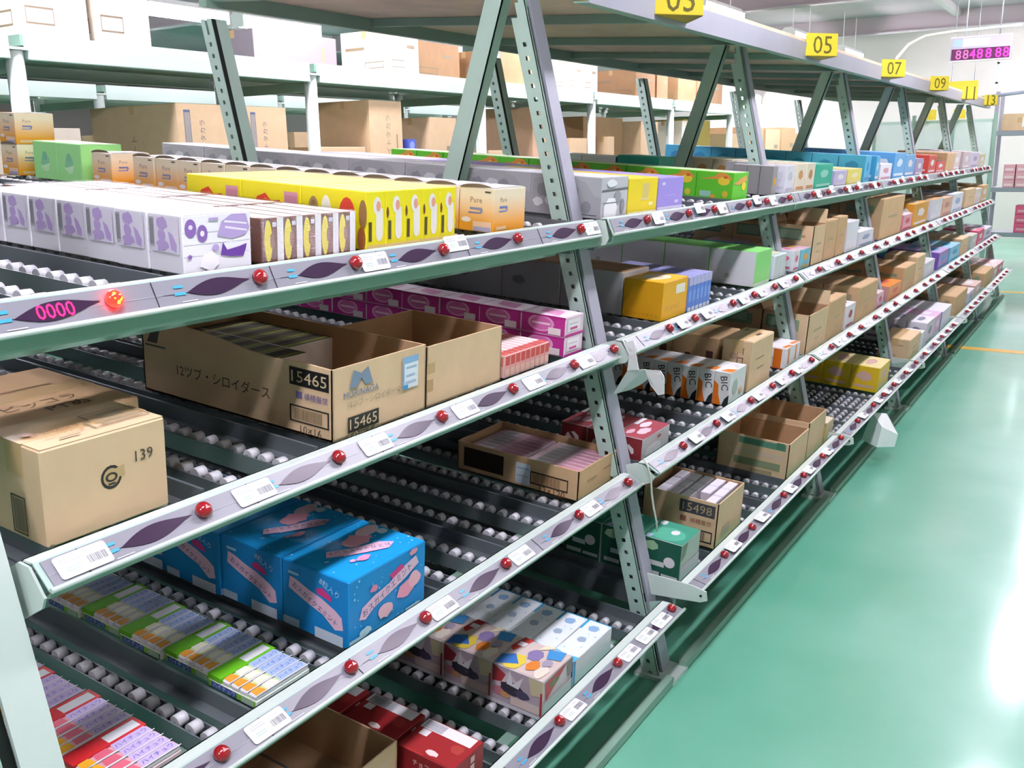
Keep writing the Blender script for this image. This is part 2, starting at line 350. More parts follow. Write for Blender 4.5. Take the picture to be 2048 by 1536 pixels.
        for yy in (ya+.02, (ya+yb)/2) + ((yb-.04,) if b == NB else ()):
            k = MB(); slab(k, .05, 1.56, yy, yy+.03, .042, .074, MINT_D); put('roof_cross_beam', k)
        for i in range(2):
            k = MB(); slab(k, .006, 1.6, ya+.9*i+.002, ya+.9*i+.898, .0755, .09, PLY); put('roof_panel', k)
    return bay

# ------------------------------------------------------------------ room
def build_room():
    fl = bpy.data.materials.new('green_epoxy_floor'); fl.use_nodes = True; nt = fl.node_tree; bs = nt.nodes['Principled BSDF']
    tc = nt.nodes.new('ShaderNodeTexCoord'); n1 = nt.nodes.new('ShaderNodeTexNoise'); n1.inputs['Scale'].default_value = 1.3; n1.inputs['Detail'].default_value = 6
    r = nt.nodes.new('ShaderNodeValToRGB'); r.color_ramp.elements[0].color = (*lin('#52a98a'), 1); r.color_ramp.elements[1].color = (*lin('#72ba9e'), 1)
    r.color_ramp.elements[0].position = .35; r.color_ramp.elements[1].position = .7
    n2 = nt.nodes.new('ShaderNodeTexNoise'); n2.inputs['Scale'].default_value = 2.2; n2.inputs['Detail'].default_value = 4
    mr = nt.nodes.new('ShaderNodeMapRange'); mr.inputs[3].default_value = .38; mr.inputs[4].default_value = .5; bs.inputs['Coat Weight'].default_value = .8; bs.inputs['Coat Roughness'].default_value = .14; bs.inputs['Specular IOR Level'].default_value = .7
    nt.links.new(tc.outputs['Object'], n1.inputs['Vector']); nt.links.new(tc.outputs['Object'], n2.inputs['Vector'])
    nt.links.new(n1.outputs['Fac'], r.inputs['Fac']); nt.links.new(r.outputs['Color'], bs.inputs['Base Color'])
    nt.links.new(n2.outputs['Fac'], mr.inputs[0]); nt.links.new(mr.outputs[0], bs.inputs['Roughness'])
    X0, X1, Y0, Y1, ZC = -24.0, 2.8, -3.0, 19.0, 3.75
    WALL = mat('#d9d2cc', .8, noise=.03, scale=2); CEIL = mat('#b3a9ac', .85, noise=.05, scale=2); WALL2 = mat('#a39d97', .85, noise=.03, scale=2)
    b = MB(); b.box(X0, X1, Y0, Y1, -.1, 0, fl); struct(b.build('floor'))
    b = MB(); b.box(X0, X1, Y0, Y1, ZC, ZC+.1, CEIL); struct(b.build('ceiling'))
    # far wall with a window opening
    wx0, wx1, wz0, wz1 = -2.13, -.7, 2.66, 3.02
    b = MB(); b.box(X0, wx0, Y1, Y1+.15, 0, ZC, WALL); b.box(wx1, X1, Y1, Y1+.15, 0, ZC, WALL); b.box(wx0, wx1, Y1, Y1+.15, 0, wz0, WALL); b.box(wx0, wx1, Y1, Y1+.15, wz1, ZC, WALL); struct(b.build('wall_far'))
    b = MB(); b.box(X0-.15, X0, Y0, Y1, 0, ZC, WALL2); struct(b.build('wall_left'))
    b = MB(); b.box(X1, X1+.15, Y0, Y1, 0, ZC, WALL2); struct(b.build('wall_right'))
    b = MB(); b.box(X0, X1, Y0-.15, Y0, 0, ZC, WALL2); struct(b.build('wall_near'))
    b = MB(); b.box(wx0, wx1, Y1+.06, Y1+.07, wz0, wz1, mat('#eef6ff', .3, emit=6.0)); wo = struct(b.build('window_1'))
    b = MB(); FR = mat('#c9cfd3', .4)
    for x in (wx0, (wx0+wx1)/2-.02, wx1-.04): b.box(x, x+.04, Y1+.02, Y1+.08, wz0, wz1, FR)
    for z in (wz0, wz1-.03): b.box(wx0, wx1, Y1+.02, Y1+.08, z, z+.03, FR)
    b.build('window_frame', wo)
    # beams and purlins under the ceiling
    n = 0
    for y in (5.5, 9.5, 13.5, 17.5):
        n += 1; b = MB(); b.box(X0, X1, y-.08, y+.08, ZC-.28, ZC-.26, CEIL); b.box(X0, X1, y-.008, y+.008, ZC-.26, ZC, CEIL); struct(b.build(f'trim_{n}'))
    for x in (-16.5, -12.5, -9.5, -6.5, -2.6, .6):
        n += 1; b = MB(); b.box(x-.05, x+.05, Y0, Y1, ZC-.1, ZC, mat('#b9b5b1', .8)); struct(b.build(f'trim_{n}'))
    for y0, y1 in ((8.19, 8.31), (11.75, 11.85)):
        n += 1; b = MB(); b.box(-1.25, X1, y0, y1, .0, .0015, mat('#d9a92e', .4, noise=.08)); struct(b.build(f'trim_{n}'))
build_room()

# ------------------------------------------------------------------ lamps
LAMPW = mat('#f4f4f2', .4); TUBE = mat('#f8f2ff', .4, emit=LAMP_POWER)
def fixture_meshes():
    b = MB(); b.prism([(-.11, -.63, .0), (.11, -.63, .0), (.05, -.63, .06), (-.05, -.63, .06)], (0, 1.26, 0), LAMPW)
    for s in (-.63, .61): b.box(-.1, .1, s, s+.02, -.12, .0, LAMPW)
    h = b.mesh('lamp_housing'); d = MB()
    pts = [(.09*math.cos(a), -.608, -.12*math.sin(a)-.001) for a in [math.pi*k/4 for k in range(5)]]; d.prism(pts, (0, 1.216, 0), LAMPW, TUBE); t1 = d.mesh('glow_cover')  # deep glowing cover: blown-out glow of tubes and housing put into its shape
    c = MB(); c.tube([(0, 0, .06), (0, 0, .6)], .006, 6, LAMPW); return h, t1, c.mesh('hanging_rod')
FX = fixture_meshes()
LIGHTS = [(-.4, y, 3.2) for y in (-1.6, .6, 3.4, 6.4, 9.4, 12.4, 15.4, 17.9)] + [(-4.15, y, 3.17) for y in (2.2, 4.9, 7.6, 10.9, 14.2, 16.95)] + [(-8.7, y, 3.17) for y in (4.6, 7.05, 8.5, 11.5, 14.5)] + [(-13.6, y, 3.17) for y in (6.0, 10.0, 14.0)] + [(-6.35, 18.3, 2.62)]  # the farthest left row is added to light the widened hall
for i, (x, y, z) in enumerate(LIGHTS):
    row = {-.4: 'over the picking aisle', -4.15: 'behind the flow rack roof', -8.7: 'in the left hall row', -13.6: 'in an added farthest left row'}.get(x, 'hung low by the far wall')
    k = [l for l in LIGHTS if l[0] == x].index((x, y, z))
    e = empty('ceiling_light', (x, y, z), f'white ceiling light {row}, {ORD[k] if k else "nearest"} along', 'light', 'fluorescent ceiling lights')
    ob('lamp_housing', FX[0], e)
    ob('glow_cover', FX[1], e)
    for s in (-.4, .4): ob('hanging_rod', FX[2], e, (0, s, 0))

for b_ in range(1, NB+1): make_bay(b_)

# ------------------------------------------------------------------ goods: boxes with printed faces
_types = {}
def P(hexc, rough=.42): return mat(hexc, rough)
def face_fn(d, w, h, F, off):
    if F == 'F': return (lambda a, b: (off, a, b)), w, h
    if F == 'S': return (lambda a, b: (-d+a, -off, b)), d, h
    if F == 'T': return (lambda a, b: (-b, a, h+off)), w, d
def ell(cx, cy, rx, ry, n=16, a0=0, a1=360): return [(cx+rx*math.cos(math.radians(a0+(a1-a0)*i/n)), cy+ry*math.sin(math.radians(a0+(a1-a0)*i/n))) for i in range(n)]
def blob(cx, cy, rx, ry, sd, n=14):
    r = random.Random(sd); return [(cx+rx*(.75+.35*r.random())*math.cos(2*math.pi*i/n), cy+ry*(.75+.35*r.random())*math.sin(2*math.pi*i/n)) for i in range(n)]
def art(d, w, h, prints):
    if not prints: return None
    mb = MB()
    for i, p in enumerate(prints):
        kind, F = p[0], p[1]; off = .0004 + .00012*i; fn, fw, fh = face_fn(d, w, h, F, off)
        if kind == 'r': x0, y0, x1, y1 = p[2:6]; pts = [(x0, y0), (x1, y0), (x1, y1), (x0, y1)]; m = p[6]
        elif kind == 'e': pts = ell(*p[2:6]); m = p[6]
        elif kind == 'b': pts = blob(*p[2:7]); m = p[7]
        elif kind == 'p': pts = p[2]; m = p[3]
        elif kind == 'bars':
            x0, y0, x1, y1 = p[2:6]; r = random.Random(i); x = x0
            while x < x1:
                wd = r.uniform(.012, .03)*(x1-x0); mb.face([fn(q[0]*fw, q[1]*fh) for q in ((x, y0), (x+wd, y0), (x+wd, y1), (x, y1))], P(p[6])); x += wd + r.uniform(.015, .03)*(x1-x0)
            continue
        elif kind == 'dots':
            r = random.Random(i+5)
            for _ in range(p[2]):
                cx, cy = r.uniform(.04, .96), r.uniform(.04, .96); rr = r.uniform(.004, .009)
                mb.face([fn(cx*fw+rr*.35*math.cos(t*1.047), cy*fh+rr*.35*math.sin(t*1.047)) for t in range(6)], P(p[3]))
            continue
        elif kind == 't':
            cx, cy, wf, s, m = p[2:7]; rot = math.radians(p[7]) if len(p) > 7 else 0
            rw = fw if abs(math.sin(rot)) < .7 else fh
            put_text(mb, s, fn, cx*fw, cy*fh, wf*rw, P(m), rot=rot, stretch=(p[8]*fh if len(p) > 8 else None)); continue
        pp = [fn(q[0]*fw, q[1]*fh) for q in pts]
        if F == 'F' or F == 'S': pass
        mb.face(pp, P(m))
    return mb.mesh('printed_artwork')
def frame(F, x0, y0, x1, y1, t, c, tx=None):
    fx = tx or t; return [('r', F, x0, y0, x1, y0+t, c), ('r', F, x0, y1-t, x1, y1, c), ('r', F, x0, y0, x0+fx, y1, c), ('r', F, x1-fx, y0, x1, y1, c)]
def box_type(key, d, w, h, F, S=None, T=None, prints=(), ch=.0018, lid=True):
    S = S or F; T = T or F; c = lambda m: m if not isinstance(m, str) else P(m)
    b = MB(); b.chamfer(-d, 0, 0, w, 0, h, ch, c(F), c(S), c(T))
    if lid:                                           # tuck flap of the lid, a hair proud
        b.box(-d+.006, -.0005, .004, w-.004, h, h+.0006, c(T))
    _types[key] = (b.mesh(key), art(d, w, h, list(prints)), d, w, h)
def carton_type(key, d, w, h, prints=(), m=None, tape='#cfae7d'):
    m = m or KRAFT; b = MB(); b.chamfer(-d, 0, 0, w, 0, h, .003, m, m, m)
    for s in (0, 1): b.box(-d+.002 if s else -d/2+.0012, -d/2-.0012 if s else -.002, .002, w-.002, h, h+.0012, m)   # two top flaps with their slit
    b.box(-d/2-.022, -d/2+.022, 0, w, h+.0012, h+.0016, mat(tape, .3)); b.box(-d/2-.022, -d/2+.022, -.0005, 0, h-.05, h+.0014, mat(tape, .3))
    _types[key] = (b.mesh(key), art(d, w, h+.0016, list(prints)), d, w, h)
def spawn(key, name, loc, label, cat, group=None, rot=(0, SL, 0)):
    me, pr, d, w, h = _types[key]; o = ob(name, me, None, loc, rot); tag(o, label, cat, group)
    if pr: ob('printed_artwork', pr, o)
    return o
def row(key, name, b, L, y0, n, desc, cat, u0=0.0, gap=.002, n0=0.0, jit=.003, group=None, skip=(), suffix=''):
    """boxes of one kind queued behind each other in a lane, each its own thing"""
    me, pr, d, w, h = _types[key]; out = []; rr = random.Random(hash((b, L, round(y0*100))) % 1000 + len(desc))
    for i in range(n):
        if i in skip: continue
        yy = y0 + rr.uniform(-jit, jit)
        lab = f'{desc}{suffix}, {ORD[i]} in its row' if n > 1 else desc + suffix
        o = spawn(key, name, lane(b, L, u0+i*(d+gap), yy, n0+.0006), lab, cat, group or (f'row of {desc}' if n > 1 else None)); out.append(o)
    return out
def open_carton(name, b, L, y0, d, w, h, label, u0=0, m=None, mi=None, prints=(), side=None, flaps=(), rz=0, loc=None, n0=0.0, fh=None):
    """four standing walls, a floor and the flaps that are up; 'side' lists the torn upper edge of the wall facing the camera"""
    m = m or KRAFT; mi = mi or KRAFT_IN; t = .004; e = empty(name, loc or lane(b, L, u0, y0, n0+.0006), label, 'carton', 'open shipping cartons'); e.rotation_euler = (0, SL, rz)
    q = MB(); q.box(-t, 0, 0, w, 0, fh or h, m, {5: mi}); q.build('front_wall', e)
    q = MB(); top = side or [(0, h), (d, h)]
    q.prism([(-d, 0, 0), (0, 0, 0)] + [(-a, 0, z) for a, z in top], (0, t, 0), m); q.build('side_wall', e)
    q = MB(); q.box(-d, 0, w-t, w, 0, h, m, {2: mi}); q.build('side_wall', e)
    q = MB(); q.box(-d, -d+t, 0, w, 0, h, m, {3: mi}); q.build('back_wall', e)
    q = MB(); q.box(-d, 0, 0, w, 0, t, mi); q.build('bottom', e)
    for kind, ln, an in flaps:
        q = MB(); a = math.radians(an); c, s_ = math.cos(a)*ln, math.sin(a)*ln
        if kind == 'F': pts = [(0, .003, h), (0, w-.003, h), (c, w-.006, h+s_), (c, .006, h+s_)]; of = (-.003*math.sin(a), 0, .003*math.cos(a))
        elif kind == 'R': pts = [(-d+.003, w, h), (-.003, w, h), (-.006, w+c, h+s_), (-d+.006, w+c, h+s_)]; of = (0, -.003*math.sin(a), .003)
        elif kind == 'S': pts = [(-d+.003, 0, h), (-.003, 0, h), (-.006, -c, h+s_), (-d+.006, -c, h+s_)]; of = (0, .003*math.sin(a), .003)
        else: pts = [(-d, .003, h), (-d, w-.003, h), (-d-c, w-.006, h+s_), (-d-c, .006, h+s_)]; of = (.003*math.sin(a), 0, .003)
        q.prism(pts, of, m); q.build('flap', e)
    pr = art(d, w, h, list(prints))
    if pr: ob('printed_artwork', pr, e)
    return e
def loc_in(e, x, y, z):
    return Vector(e.location) + Matrix.Rotation(SL, 3, 'Y') @ (Matrix.Rotation(e.rotation_euler.z, 3, 'Z') @ Vector((x, y, z)))

V1, V2, V3 = '#b9a3d6', '#8f6bb4', '#6c3f9e'
# ---- top shelf, nearest bay
box_type('wp', .088, .150, .100, '#f1f0f6', '#e9e9f1', '#f4f4f7', [
    ('r', 'F', .0, .30, 1, .31, '#d9d6e6'), ('r', 'F', 0, .5, 1, .51, '#d9d6e6'), ('r', 'F', 0, .7, 1, .71, '#d9d6e6'),
    ('e', 'F', .11, .78, .08, .16, V2), ('e', 'F', .11, .80, .03, .04, '#e9def4'), ('e', 'F', .27, .68, .075, .15, V2), ('e', 'F', .27, .68, .03, .05, '#efe6f6'),
    ('p', 'F', [(.48, .62), (.55, .86), (.7, .98), (.92, .97), (.97, .72), (.9, .6), (.7, .55)], V1), ('p', 'F', [(.6, .74), (.93, .66), (.93, .69), (.6, .78)], '#efe6f6'), ('p', 'F', [(.58, .84), (.93, .78), (.93, .81), (.6, .88)], '#efe6f6'),
    ('p', 'F', [(.56, .50), (.62, .36), (.8, .40), (.92, .44), (.9, .34), (.86, .22), (.66, .24), (.52, .28)], V3), ('b', 'F', .36, .2, .15, .17, 4, '#f8f6fb'), ('e', 'F', .08, .3, .03, .04, V2), ('e', 'F', .45, .42, .05, .06, V1), ('r', 'F', .36, .9, .5, .94, V1),
    ('r', 'S', .13, .35, .92, .95, '#dfdcea'), ('r', 'S', .06, .42, .2, .93, '#b9bac2'), ('bars', 'S', .07, .46, .19, .90, '#7d7e88'),
    ('b', 'S', .45, .84, .17, .12, 3, V1), ('b', 'S', .42, .64, .14, .11, 8, V1), ('b', 'S', .45, .48, .2, .1, 9, V1), ('p', 'S', [(.62, .72), (.75, .66), (.86, .5), (.84, .38), (.7, .42), (.66, .55)], V1), ('r', 'S', .3, .37, .36, .48, V1),
    ('r', 'T', .0, .02, 1, .03, '#dddde6')])
row('wp', 'snack_box', 1, 'A', 1.043, 7, 'white snack box with purple cookie print', 'box', gap=.0015)
BR = '#7b4630'
def bundle(b, L, y0, n, w, d, h, label, cols, u0=0.0, grp=None, label2=None):
    """upright sticks shrink-wrapped together in clear film"""
    e = empty('wrapped_bundle', lane(b, L, u0, y0, .0006), label, 'snack pack', grp); e.rotation_euler = (0, SL, 0); s = w/n
    k = MB(); k.chamfer(-d, 0, .001, s-.001, 0, h, .002, P(cols[0]), P(cols[0]), P(cols[1]))
    me = k.mesh('snack_stick'); pr = art(d, s, h, [('r', 'F', .02, .02, .42, .98, cols[2]), ('e', 'F', .22, .5, .2, .46, cols[3]), ('r', 'F', .66, .0, .98, 1, cols[1]), ('b', 'F', .42, .5, .12, .2, 3, cols[4]), ('r', 'F', .42, .8, .62, .9, '#d8cfd6')])
    for i in range(n):
        o = ob('snack_stick', me, e, (0, i*s, 0)); ob('printed_artwork', pr, o)
    f = MB(); f.chamfer(-d-.003, .003, -.003, w+.003, 0, h+.004, .006, FILM, FILM, FILM); f.build('clear_film', e)
    return e
bundle(1, 'A', 1.222, 5, .250, .20, .085, 'film-wrapped bundle of brown and yellow sticks, front one', [BR, '#f2eff0', '#6a3a2a', '#f0dc22', '#9a6a55'], grp='film wrapped stick bundles')
for i in range(1, 4): bundle(1, 'A', 1.222, 5, .250, .20, .085, f'film-wrapped bundle of brown and yellow sticks, {ORD[i]} in its row', [BR, '#f2eff0', '#6a3a2a', '#f0dc22', '#9a6a55'], u0=i*.215, grp='film wrapped stick bundles')
YL, RD = '#f0e31c', '#e2472f'
box_type('yb', .185, .0625, .122, YL, YL, '#f3ee9a', [
    ('e', 'F', .55, .75, .2, .15, '#efe9e2'), ('r', 'F', .5, .25, .85, .7, '#ece6df'), ('e', 'F', .675, .26, .17, .12, '#ece6df'), ('e', 'F', .62, .74, .11, .09, '#e6a08a'), ('r', 'F', .12, .15, .28, .48, '#54461e'), ('b', 'F', .08, .62, .07, .1, 6, BR), ('r', 'F', 0, 0, 1, .08, '#ecd08a'),
    ('p', 'S', [(.14, .18), (.1, .38), (.2, .5), (.28, .72), (.42, .8), (.52, .66), (.66, .7), (.74, .5), (.72, .2)], RD), ('p', 'S', [(.3, .6), (.42, .72), (.6, .62), (.5, .52)], '#f0743a'), ('t', 'S', .42, .28, .5, 'ごっほ', '#f4ece6'),
    ('r', 'S', .74, .22, .96, .86, '#d99aa6'), ('bars', 'S', .76, .28, .94, .8, '#c07a8c'), ('e', 'S', .06, .45, .07, .2, '#a98a5a')], lid=False)
box_type('yh', .185, .0625, .122, YL, YL, '#f3ee9a', [
    ('e', 'F', .55, .75, .2, .15, '#efe9e2'), ('r', 'F', .5, .25, .85, .7, '#ece6df'), ('e', 'F', .675, .26, .17, .12, '#ece6df'), ('e', 'F', .62, .74, .11, .09, '#e6a08a'), ('r', 'F', .12, .15, .28, .48, '#54461e'), ('r', 'F', 0, 0, 1, .08, '#ecd08a'),
    ('e', 'S', .2, .58, .085, .26, '#a98a5a'), ('e', 'S', .2, .6, .05, .18, '#8d6f44'), ('e', 'S', .4, .58, .08, .3, '#f3f0d8'), ('e', 'S', .5, .56, .07, .1, '#f2c27e'), ('e', 'S', .72, .5, .13, .38, RD), ('t', 'S', .72, .5, .16, 'H', '#f6efe8'),
    ('e', 'S', .96, .62, .06, .24, '#a57a4c'), ('e', 'S', .94, .2, .06, .2, '#b06a3a')], lid=False)
for j in range(5):
    for i in range(3):
        k = 'yh' if (j == 0 and i == 0) else 'yb'
        if i and j and j < 4: kk = k
        spawn(k, 'snack_box', lane(1, 'A', i*.187, 1.505+j*.0635, .0006), f'yellow banana snack box, {ORD[i]} row back and {["leftmost", "second", "third", "fourth", "rightmost"][j]} of five', 'box', 'yellow banana snack boxes')
OG = gradmat('cream_to_orange', '#efa32c', '#f3e3c4', .02, .09)
box_type('or', .105, .150, .110, OG, OG, '#f3f2f0', [
    ('t', 'F', .3, .74, .2, 'Pure', '#a88d78'), ('r', 'F', .18, .55, .42, .6, '#6f7fb8'), ('p', 'F', [(.16, .47), (.4, .47), (.44, .56), (.4, .57), (.37, .5), (.16, .5)], '#7d8bc2'), ('r', 'F', .1, .06, .4, .14, '#e6c39a'),
    ('t', 'S', .5, .72, .34, 'Pure', '#a88d78'), ('r', 'S', .32, .5, .68, .55, '#8c8fb4'), ('p', 'S', [(.28, .42), (.66, .42), (.7, .5), (.66, .52), (.62, .45), (.28, .45)], '#7d8bc2'), ('e', 'S', .22, .26, .14, .06, '#f1e8e4'), ('r', 'S', .42, .02, .96, .24, '#ecc8a8'), ('r', 'S', .44, .02, .94, .12, '#a9a6c6'), ('r', 'S', .75, .9, .92, .93, '#3f3a40'),
    ('p', 'S', ell(.5, .985, .48, .10, 10, 180, 0), '#7a6a58'), ('p', 'T', [(.05, .0), (.5, .12), (.95, 0), (.95, .9), (.05, .9)], '#fafafa'), ('r', 'T', .2, .3, .6, .36, '#c9cbd4')])
row('or', 'gummy_box', 1, 'A', 1.985, 15, 'cream and orange gummy box with rounded lid', 'box', gap=.004, skip=(13,))
box_type('lg', .14, .160, .130, '#9fe88f', '#a6ee9a', '#b6c9a6', [('b', 'S', .5, .5, .2, .2, 4, '#8fd6a6'), ('p', 'S', [(.3, .34), (.7, .44), (.62, .24), (.48, .2)], '#cdf7c6'), ('e', 'S', .5, .62, .1, .12, '#83c9a0')])
row('lg', 'tissue_box', 1, 'A', 1.99, 2, 'plain light green box at the back of the lane', 'box', u0=1.70)
spawn('or', 'gummy_box', lane(1, 'A', 2.08, 1.99, .0006), 'cream and orange gummy box alone at the lane end, lower', 'box', 'gummy boxes at the lane end')
spawn('or', 'gummy_box', lane(1, 'A', 2.08, 1.99, .1116), 'cream and orange gummy box on top of another at lane end', 'box', 'gummy boxes at the lane end')
# ---- top shelf, second bay
G1, G2 = '#b9babf', '#8d8e95'
box_type('sv', .245, .175, .120, '#c3c4ca', '#b3b4b9', '#d5d7dc', [
    ('p', 'S', [(.0, .2), (.05, .85), (.3, .97), (.6, .96), (.78, .85), (.9, .55), (1, .5), (1, .0), (0, 0)], '#a8a9ae'), ('b', 'S', .2, .6, .1, .2, 3, G2), ('b', 'S', .42, .55, .12, .24, 5, '#cfd0d4'), ('b', 'S', .6, .6, .1, .2, 7, G2), ('e', 'S', .3, .35, .08, .12, '#d8d9dd'), ('b', 'S', .12, .3, .08, .12, 9, '#dddee2'), ('e', 'S', .8, .25, .07, .15, G2), ('b', 'S', .5, .22, .1, .1, 12, '#6b6d74'), ('r', 'S', .55, .06, .95, .08, '#4b4c52'),
    ('p', 'F', [(0, .66), (1, .7), (1, .74), (0, .70)], '#6a6b72'), ('b', 'F', .6, .5, .15, .2, 4, '#9a9ba2'), ('p', 'F', [(.1, .0), (.1, .3), (.25, .5), (.5, .48), (.6, .25), (.55, 0)], '#f2f3f6'), ('b', 'F', .35, .85, .2, .1, 6, '#eceef2'), ('r', 'F', .05, .36, .6, .39, '#7d7e86'), ('b', 'F', .8, .28, .1, .2, 8, '#8d8e96')])
row('sv', 'snack_box', 2, 'A', 2.508, 8, 'silver grey comic-print snack box', 'box')
box_type('y2', .14, .215, .112, '#f0d81e', '#edd41c', '#f0d84a', [('r', 'F', .46, .45, .68, .85, '#d6c47a'), ('r', 'F', .4, .38, .7, .44, '#dccb86'), ('e', 'F', .78, .26, .08, .06, '#f1e6a8'), ('r', 'F', 0, 0, 1, .07, '#f6f3d8')])
row('y2', 'snack_box', 2, 'A', 2.688, 4, 'plain bright yellow snack box', 'box')
box_type('pu', .25, .21, .108, '#a191e0', '#9a8ada', '#ab9ce4', [('e', 'F', .2, .82, .07, .05, '#d9d2f4'), ('e', 'F', .75, .25, .08, .05, '#d4ccf2'), ('r', 'F', .3, .45, .7, .47, '#b6a9e8'), ('r', 'F', 0, 0, 1, .12, '#ddd9f2'), ('e', 'T', .5, .2, .06, .03, '#d9d2f4'), ('e', 'T', .3, .6, .05, .02, '#d9d2f4')])
row('pu', 'snack_box', 2, 'A', 2.912, 6, 'lavender purple snack box', 'box')
GN = '#63c92f'
box_type('gn', .155, .17, .108, GN, GN, '#cfe9b8', [('p', 'S', [(.1, .72), (.5, .84), (.58, .98), (.8, .96), (.96, .78), (.9, .7), (.6, .74)], '#e39a45'), ('e', 'S', .74, .68, .16, .15, '#edd23a'), ('e', 'S', .78, .82, .06, .05, '#d8662c'), ('r', 'S', .12, .1, .42, .3, '#9ccfc0'), ('e', 'S', .8, .22, .08, .12, '#d9c23c'), ('e', 'S', .48, .12, .08, .07, '#d6a43c'), ('p', 'F', [(0, .6), (.5, .8), (.8, .9), (.9, .7), (.4, .55)], '#e3a95a'), ('e', 'F', .7, .5, .14, .16, '#ecd63e')])
row('gn', 'candy_box', 2, 'A', 3.63, 11, 'bright green candy box with orange fruit print', 'box')
box_type('gy', .06, .06, .125, '#9b979b', '#8f8b90', '#d8d6da', [('r', 'F', .2, .35, .7, .6, '#e0a92e')]); row('gy', 'snack_box', 2, 'A', 4.12, 3, 'narrow grey box with yellow patch', 'box')
box_type('bw', .17, .17, .13, '#4a6cc8', '#5a78cc', '#eceff4', [('b', 'S', .5, .4, .2, .2, 4, '#c98a6a'), ('r', 'S', 0, .75, 1, 1, '#e9ebf0'), ('r', 'S', .0, 0, .14, .75, '#d9a04a')])
row('bw', 'snack_box', 2, 'A', 3.87, 2, 'blue and white box behind the green candy row', 'box', u0=.64)
box_type('tl', .20, .17, .14, '#2fa892', '#2aa08c', '#45b8a2', [('b', 'S', .5, .4, .3, .2, 4, '#3fb49e')]); row('tl', 'snack_box', 2, 'A', 3.87, 1, 'single teal box behind the green candy row', 'box', u0=.43)
# ---- second shelf, nearest bay
carton_type('c139', .135, .214, .153, [
    ('e', 'F', .52, .52, .085, .125, '#33312e'), ('e', 'F', .52, .52, .065, .095, '#c9ab7c'), ('p', 'F', [(.56, .60), (.63, .62), (.63, .5), (.57, .5)], '#c9ab7c'), ('e', 'F', .52, .52, .05, .05, '#3a3632'), ('e', 'F', .52, .52, .03, .028, '#c9ab7c'), ('r', 'F', .49, .44, .55, .46, '#3a3632'), ('t', 'F', .8, .66, .15, '139', '#4b463e'),
    ('bars', 'S', .42, .08, .62, .42, '#3d3a33'), *frame('S', .38, .05, .66, .45, .015, '#3d3a33', .02),
    *frame('T', .5, .18, .96, .42, .012, '#6b675e'), *frame('T', .56, .44, .95, .68, .012, '#6b675e'), ('bars', 'T', .58, .2, .92, .38, '#a59a82'), ('bars', 'T', .66, .46, .85, .6, '#a59a82'), ('t', 'T', .28, .42, .36, 'はっぺんぼっ', '#b06a4c'), ('t', 'T', .3, .26, .3, 'とぺてんま', '#b98a6a'), ('r', 'T', .2, .12, .36, .15, '#a08f74'), ('e', 'T', .1, .5, .04, .06, '#cf9f83')], m=KRAFT_L)
o = spawn('c139', 'shipping_carton', lane(1, 'B', 0, .714, .0006), 'closed kraft carton printed 139 at the left rail end', 'carton')
carton_type('c139b', .30, .26, .135, [('t', 'T', .5, .3, .5, 'ビッコラ', '#7a5a3c'), ('t', 'T', .6, .16, .3, 'PTぬ', '#5d4a35'), ('r', 'T', .2, .6, .8, .63, '#9d7f5c')], m=KRAFT)
spawn('c139b', 'shipping_carton', lane(1, 'B', .17, .745, .0006), 'closed kraft carton in shade behind the 139 carton', 'carton')
e15 = open_carton('open_carton', 1, 'B', 1.322, .585, .300, .150, 'open kraft carton printed 15465 with a torn curved side', u0=.003, m=KRAFT_L, side=[(0, .15), (.08, .152), (.16, .148), (.24, .152), (.34, .165), (.44, .172), (.585, .175)], prints=[
    ('t', 'S', .45, .46, .5, '12ツブ・シロイダース', '#3f3a30'), ('p', 'S', [(.03, .78), (.09, .78), (.11, 1.0), (.06, .98)], '#4a463d'), ('r', 'S', .02, .72, .14, .75, '#5a554a'),
    ('r', 'S', .80, .68, .985, .93, '#1c1c1e'), ('t', 'S', .892, .805, .165, '15465', '#d9c39a', 0, .16), ('r', 'S', .83, .5, .86, .6, '#7a6fa0'), ('t', 'S', .925, .55, .11, '横積厳禁', '#6f63a0'),
    *frame('S', .80, .16, .985, .40, .02, '#26241f', .006), ('bars', 'S', .82, .2, .95, .36, '#8a7a5e'), ('t', 'S', .9, .07, .1, '10×16', '#6b5c44'),
    ('p', 'F', [(.16, .68), (.24, .68), (.28, .8), (.32, .68), (.4, .68), (.35, .93), (.28, .86), (.2, .93)], '#8293a8'), ('t', 'F', .28, .6, .36, 'MORINAGA', '#6f85a4'), ('t', 'F', .42, .46, .56, '12ツブ・シロイダース', '#a8997e'),
    ('r', 'F', .14, .06, .46, .28, '#2a2924'), ('t', 'F', .30, .17, .28, '15465', '#d9c39a', 0, .15), ('t', 'F', .3, -.03, .3, '10×16', '#9c8c6e'),
    ('r', 'F', .72, .42, .9, .9, '#e6eef6'), ('r', 'F', .72, .42, .74, .9, '#7fb0d8'), ('r', 'F', .72, .8, .9, .9, '#8fbade'), ('r', 'F', .76, .72, .88, .75, '#a9c3dc'), ('r', 'F', .76, .6, .86, .63, '#a9c3dc'), ('r', 'F', .75, .5, .87, .53, '#a9c3dc'), ('r', 'F', .73, .42, .78, .48, '#3f9fd8')])
box_type('ds', .062, .145, .118, '#e8e3dc', '#efeadf', '#6f6b4a', [('r', 'T', .02, .1, .98, .3, '#b9bb5a'), ('r', 'T', .05, .6, .95, .8, '#4b4638')], lid=False)
k = 0
for i in range(6):
    for j in range(2):
        if i == 0 and j == 1: continue
        k += 1; spawn('ds', 'chocolate_box', loc_in(e15, -.215-.061*i, .006+.146*j, .0045), f'white sided chocolate box in the 15465 carton, {ORD[i]} row {"near" if not j else "far"} side', 'box', 'boxes inside the 15465 carton', )
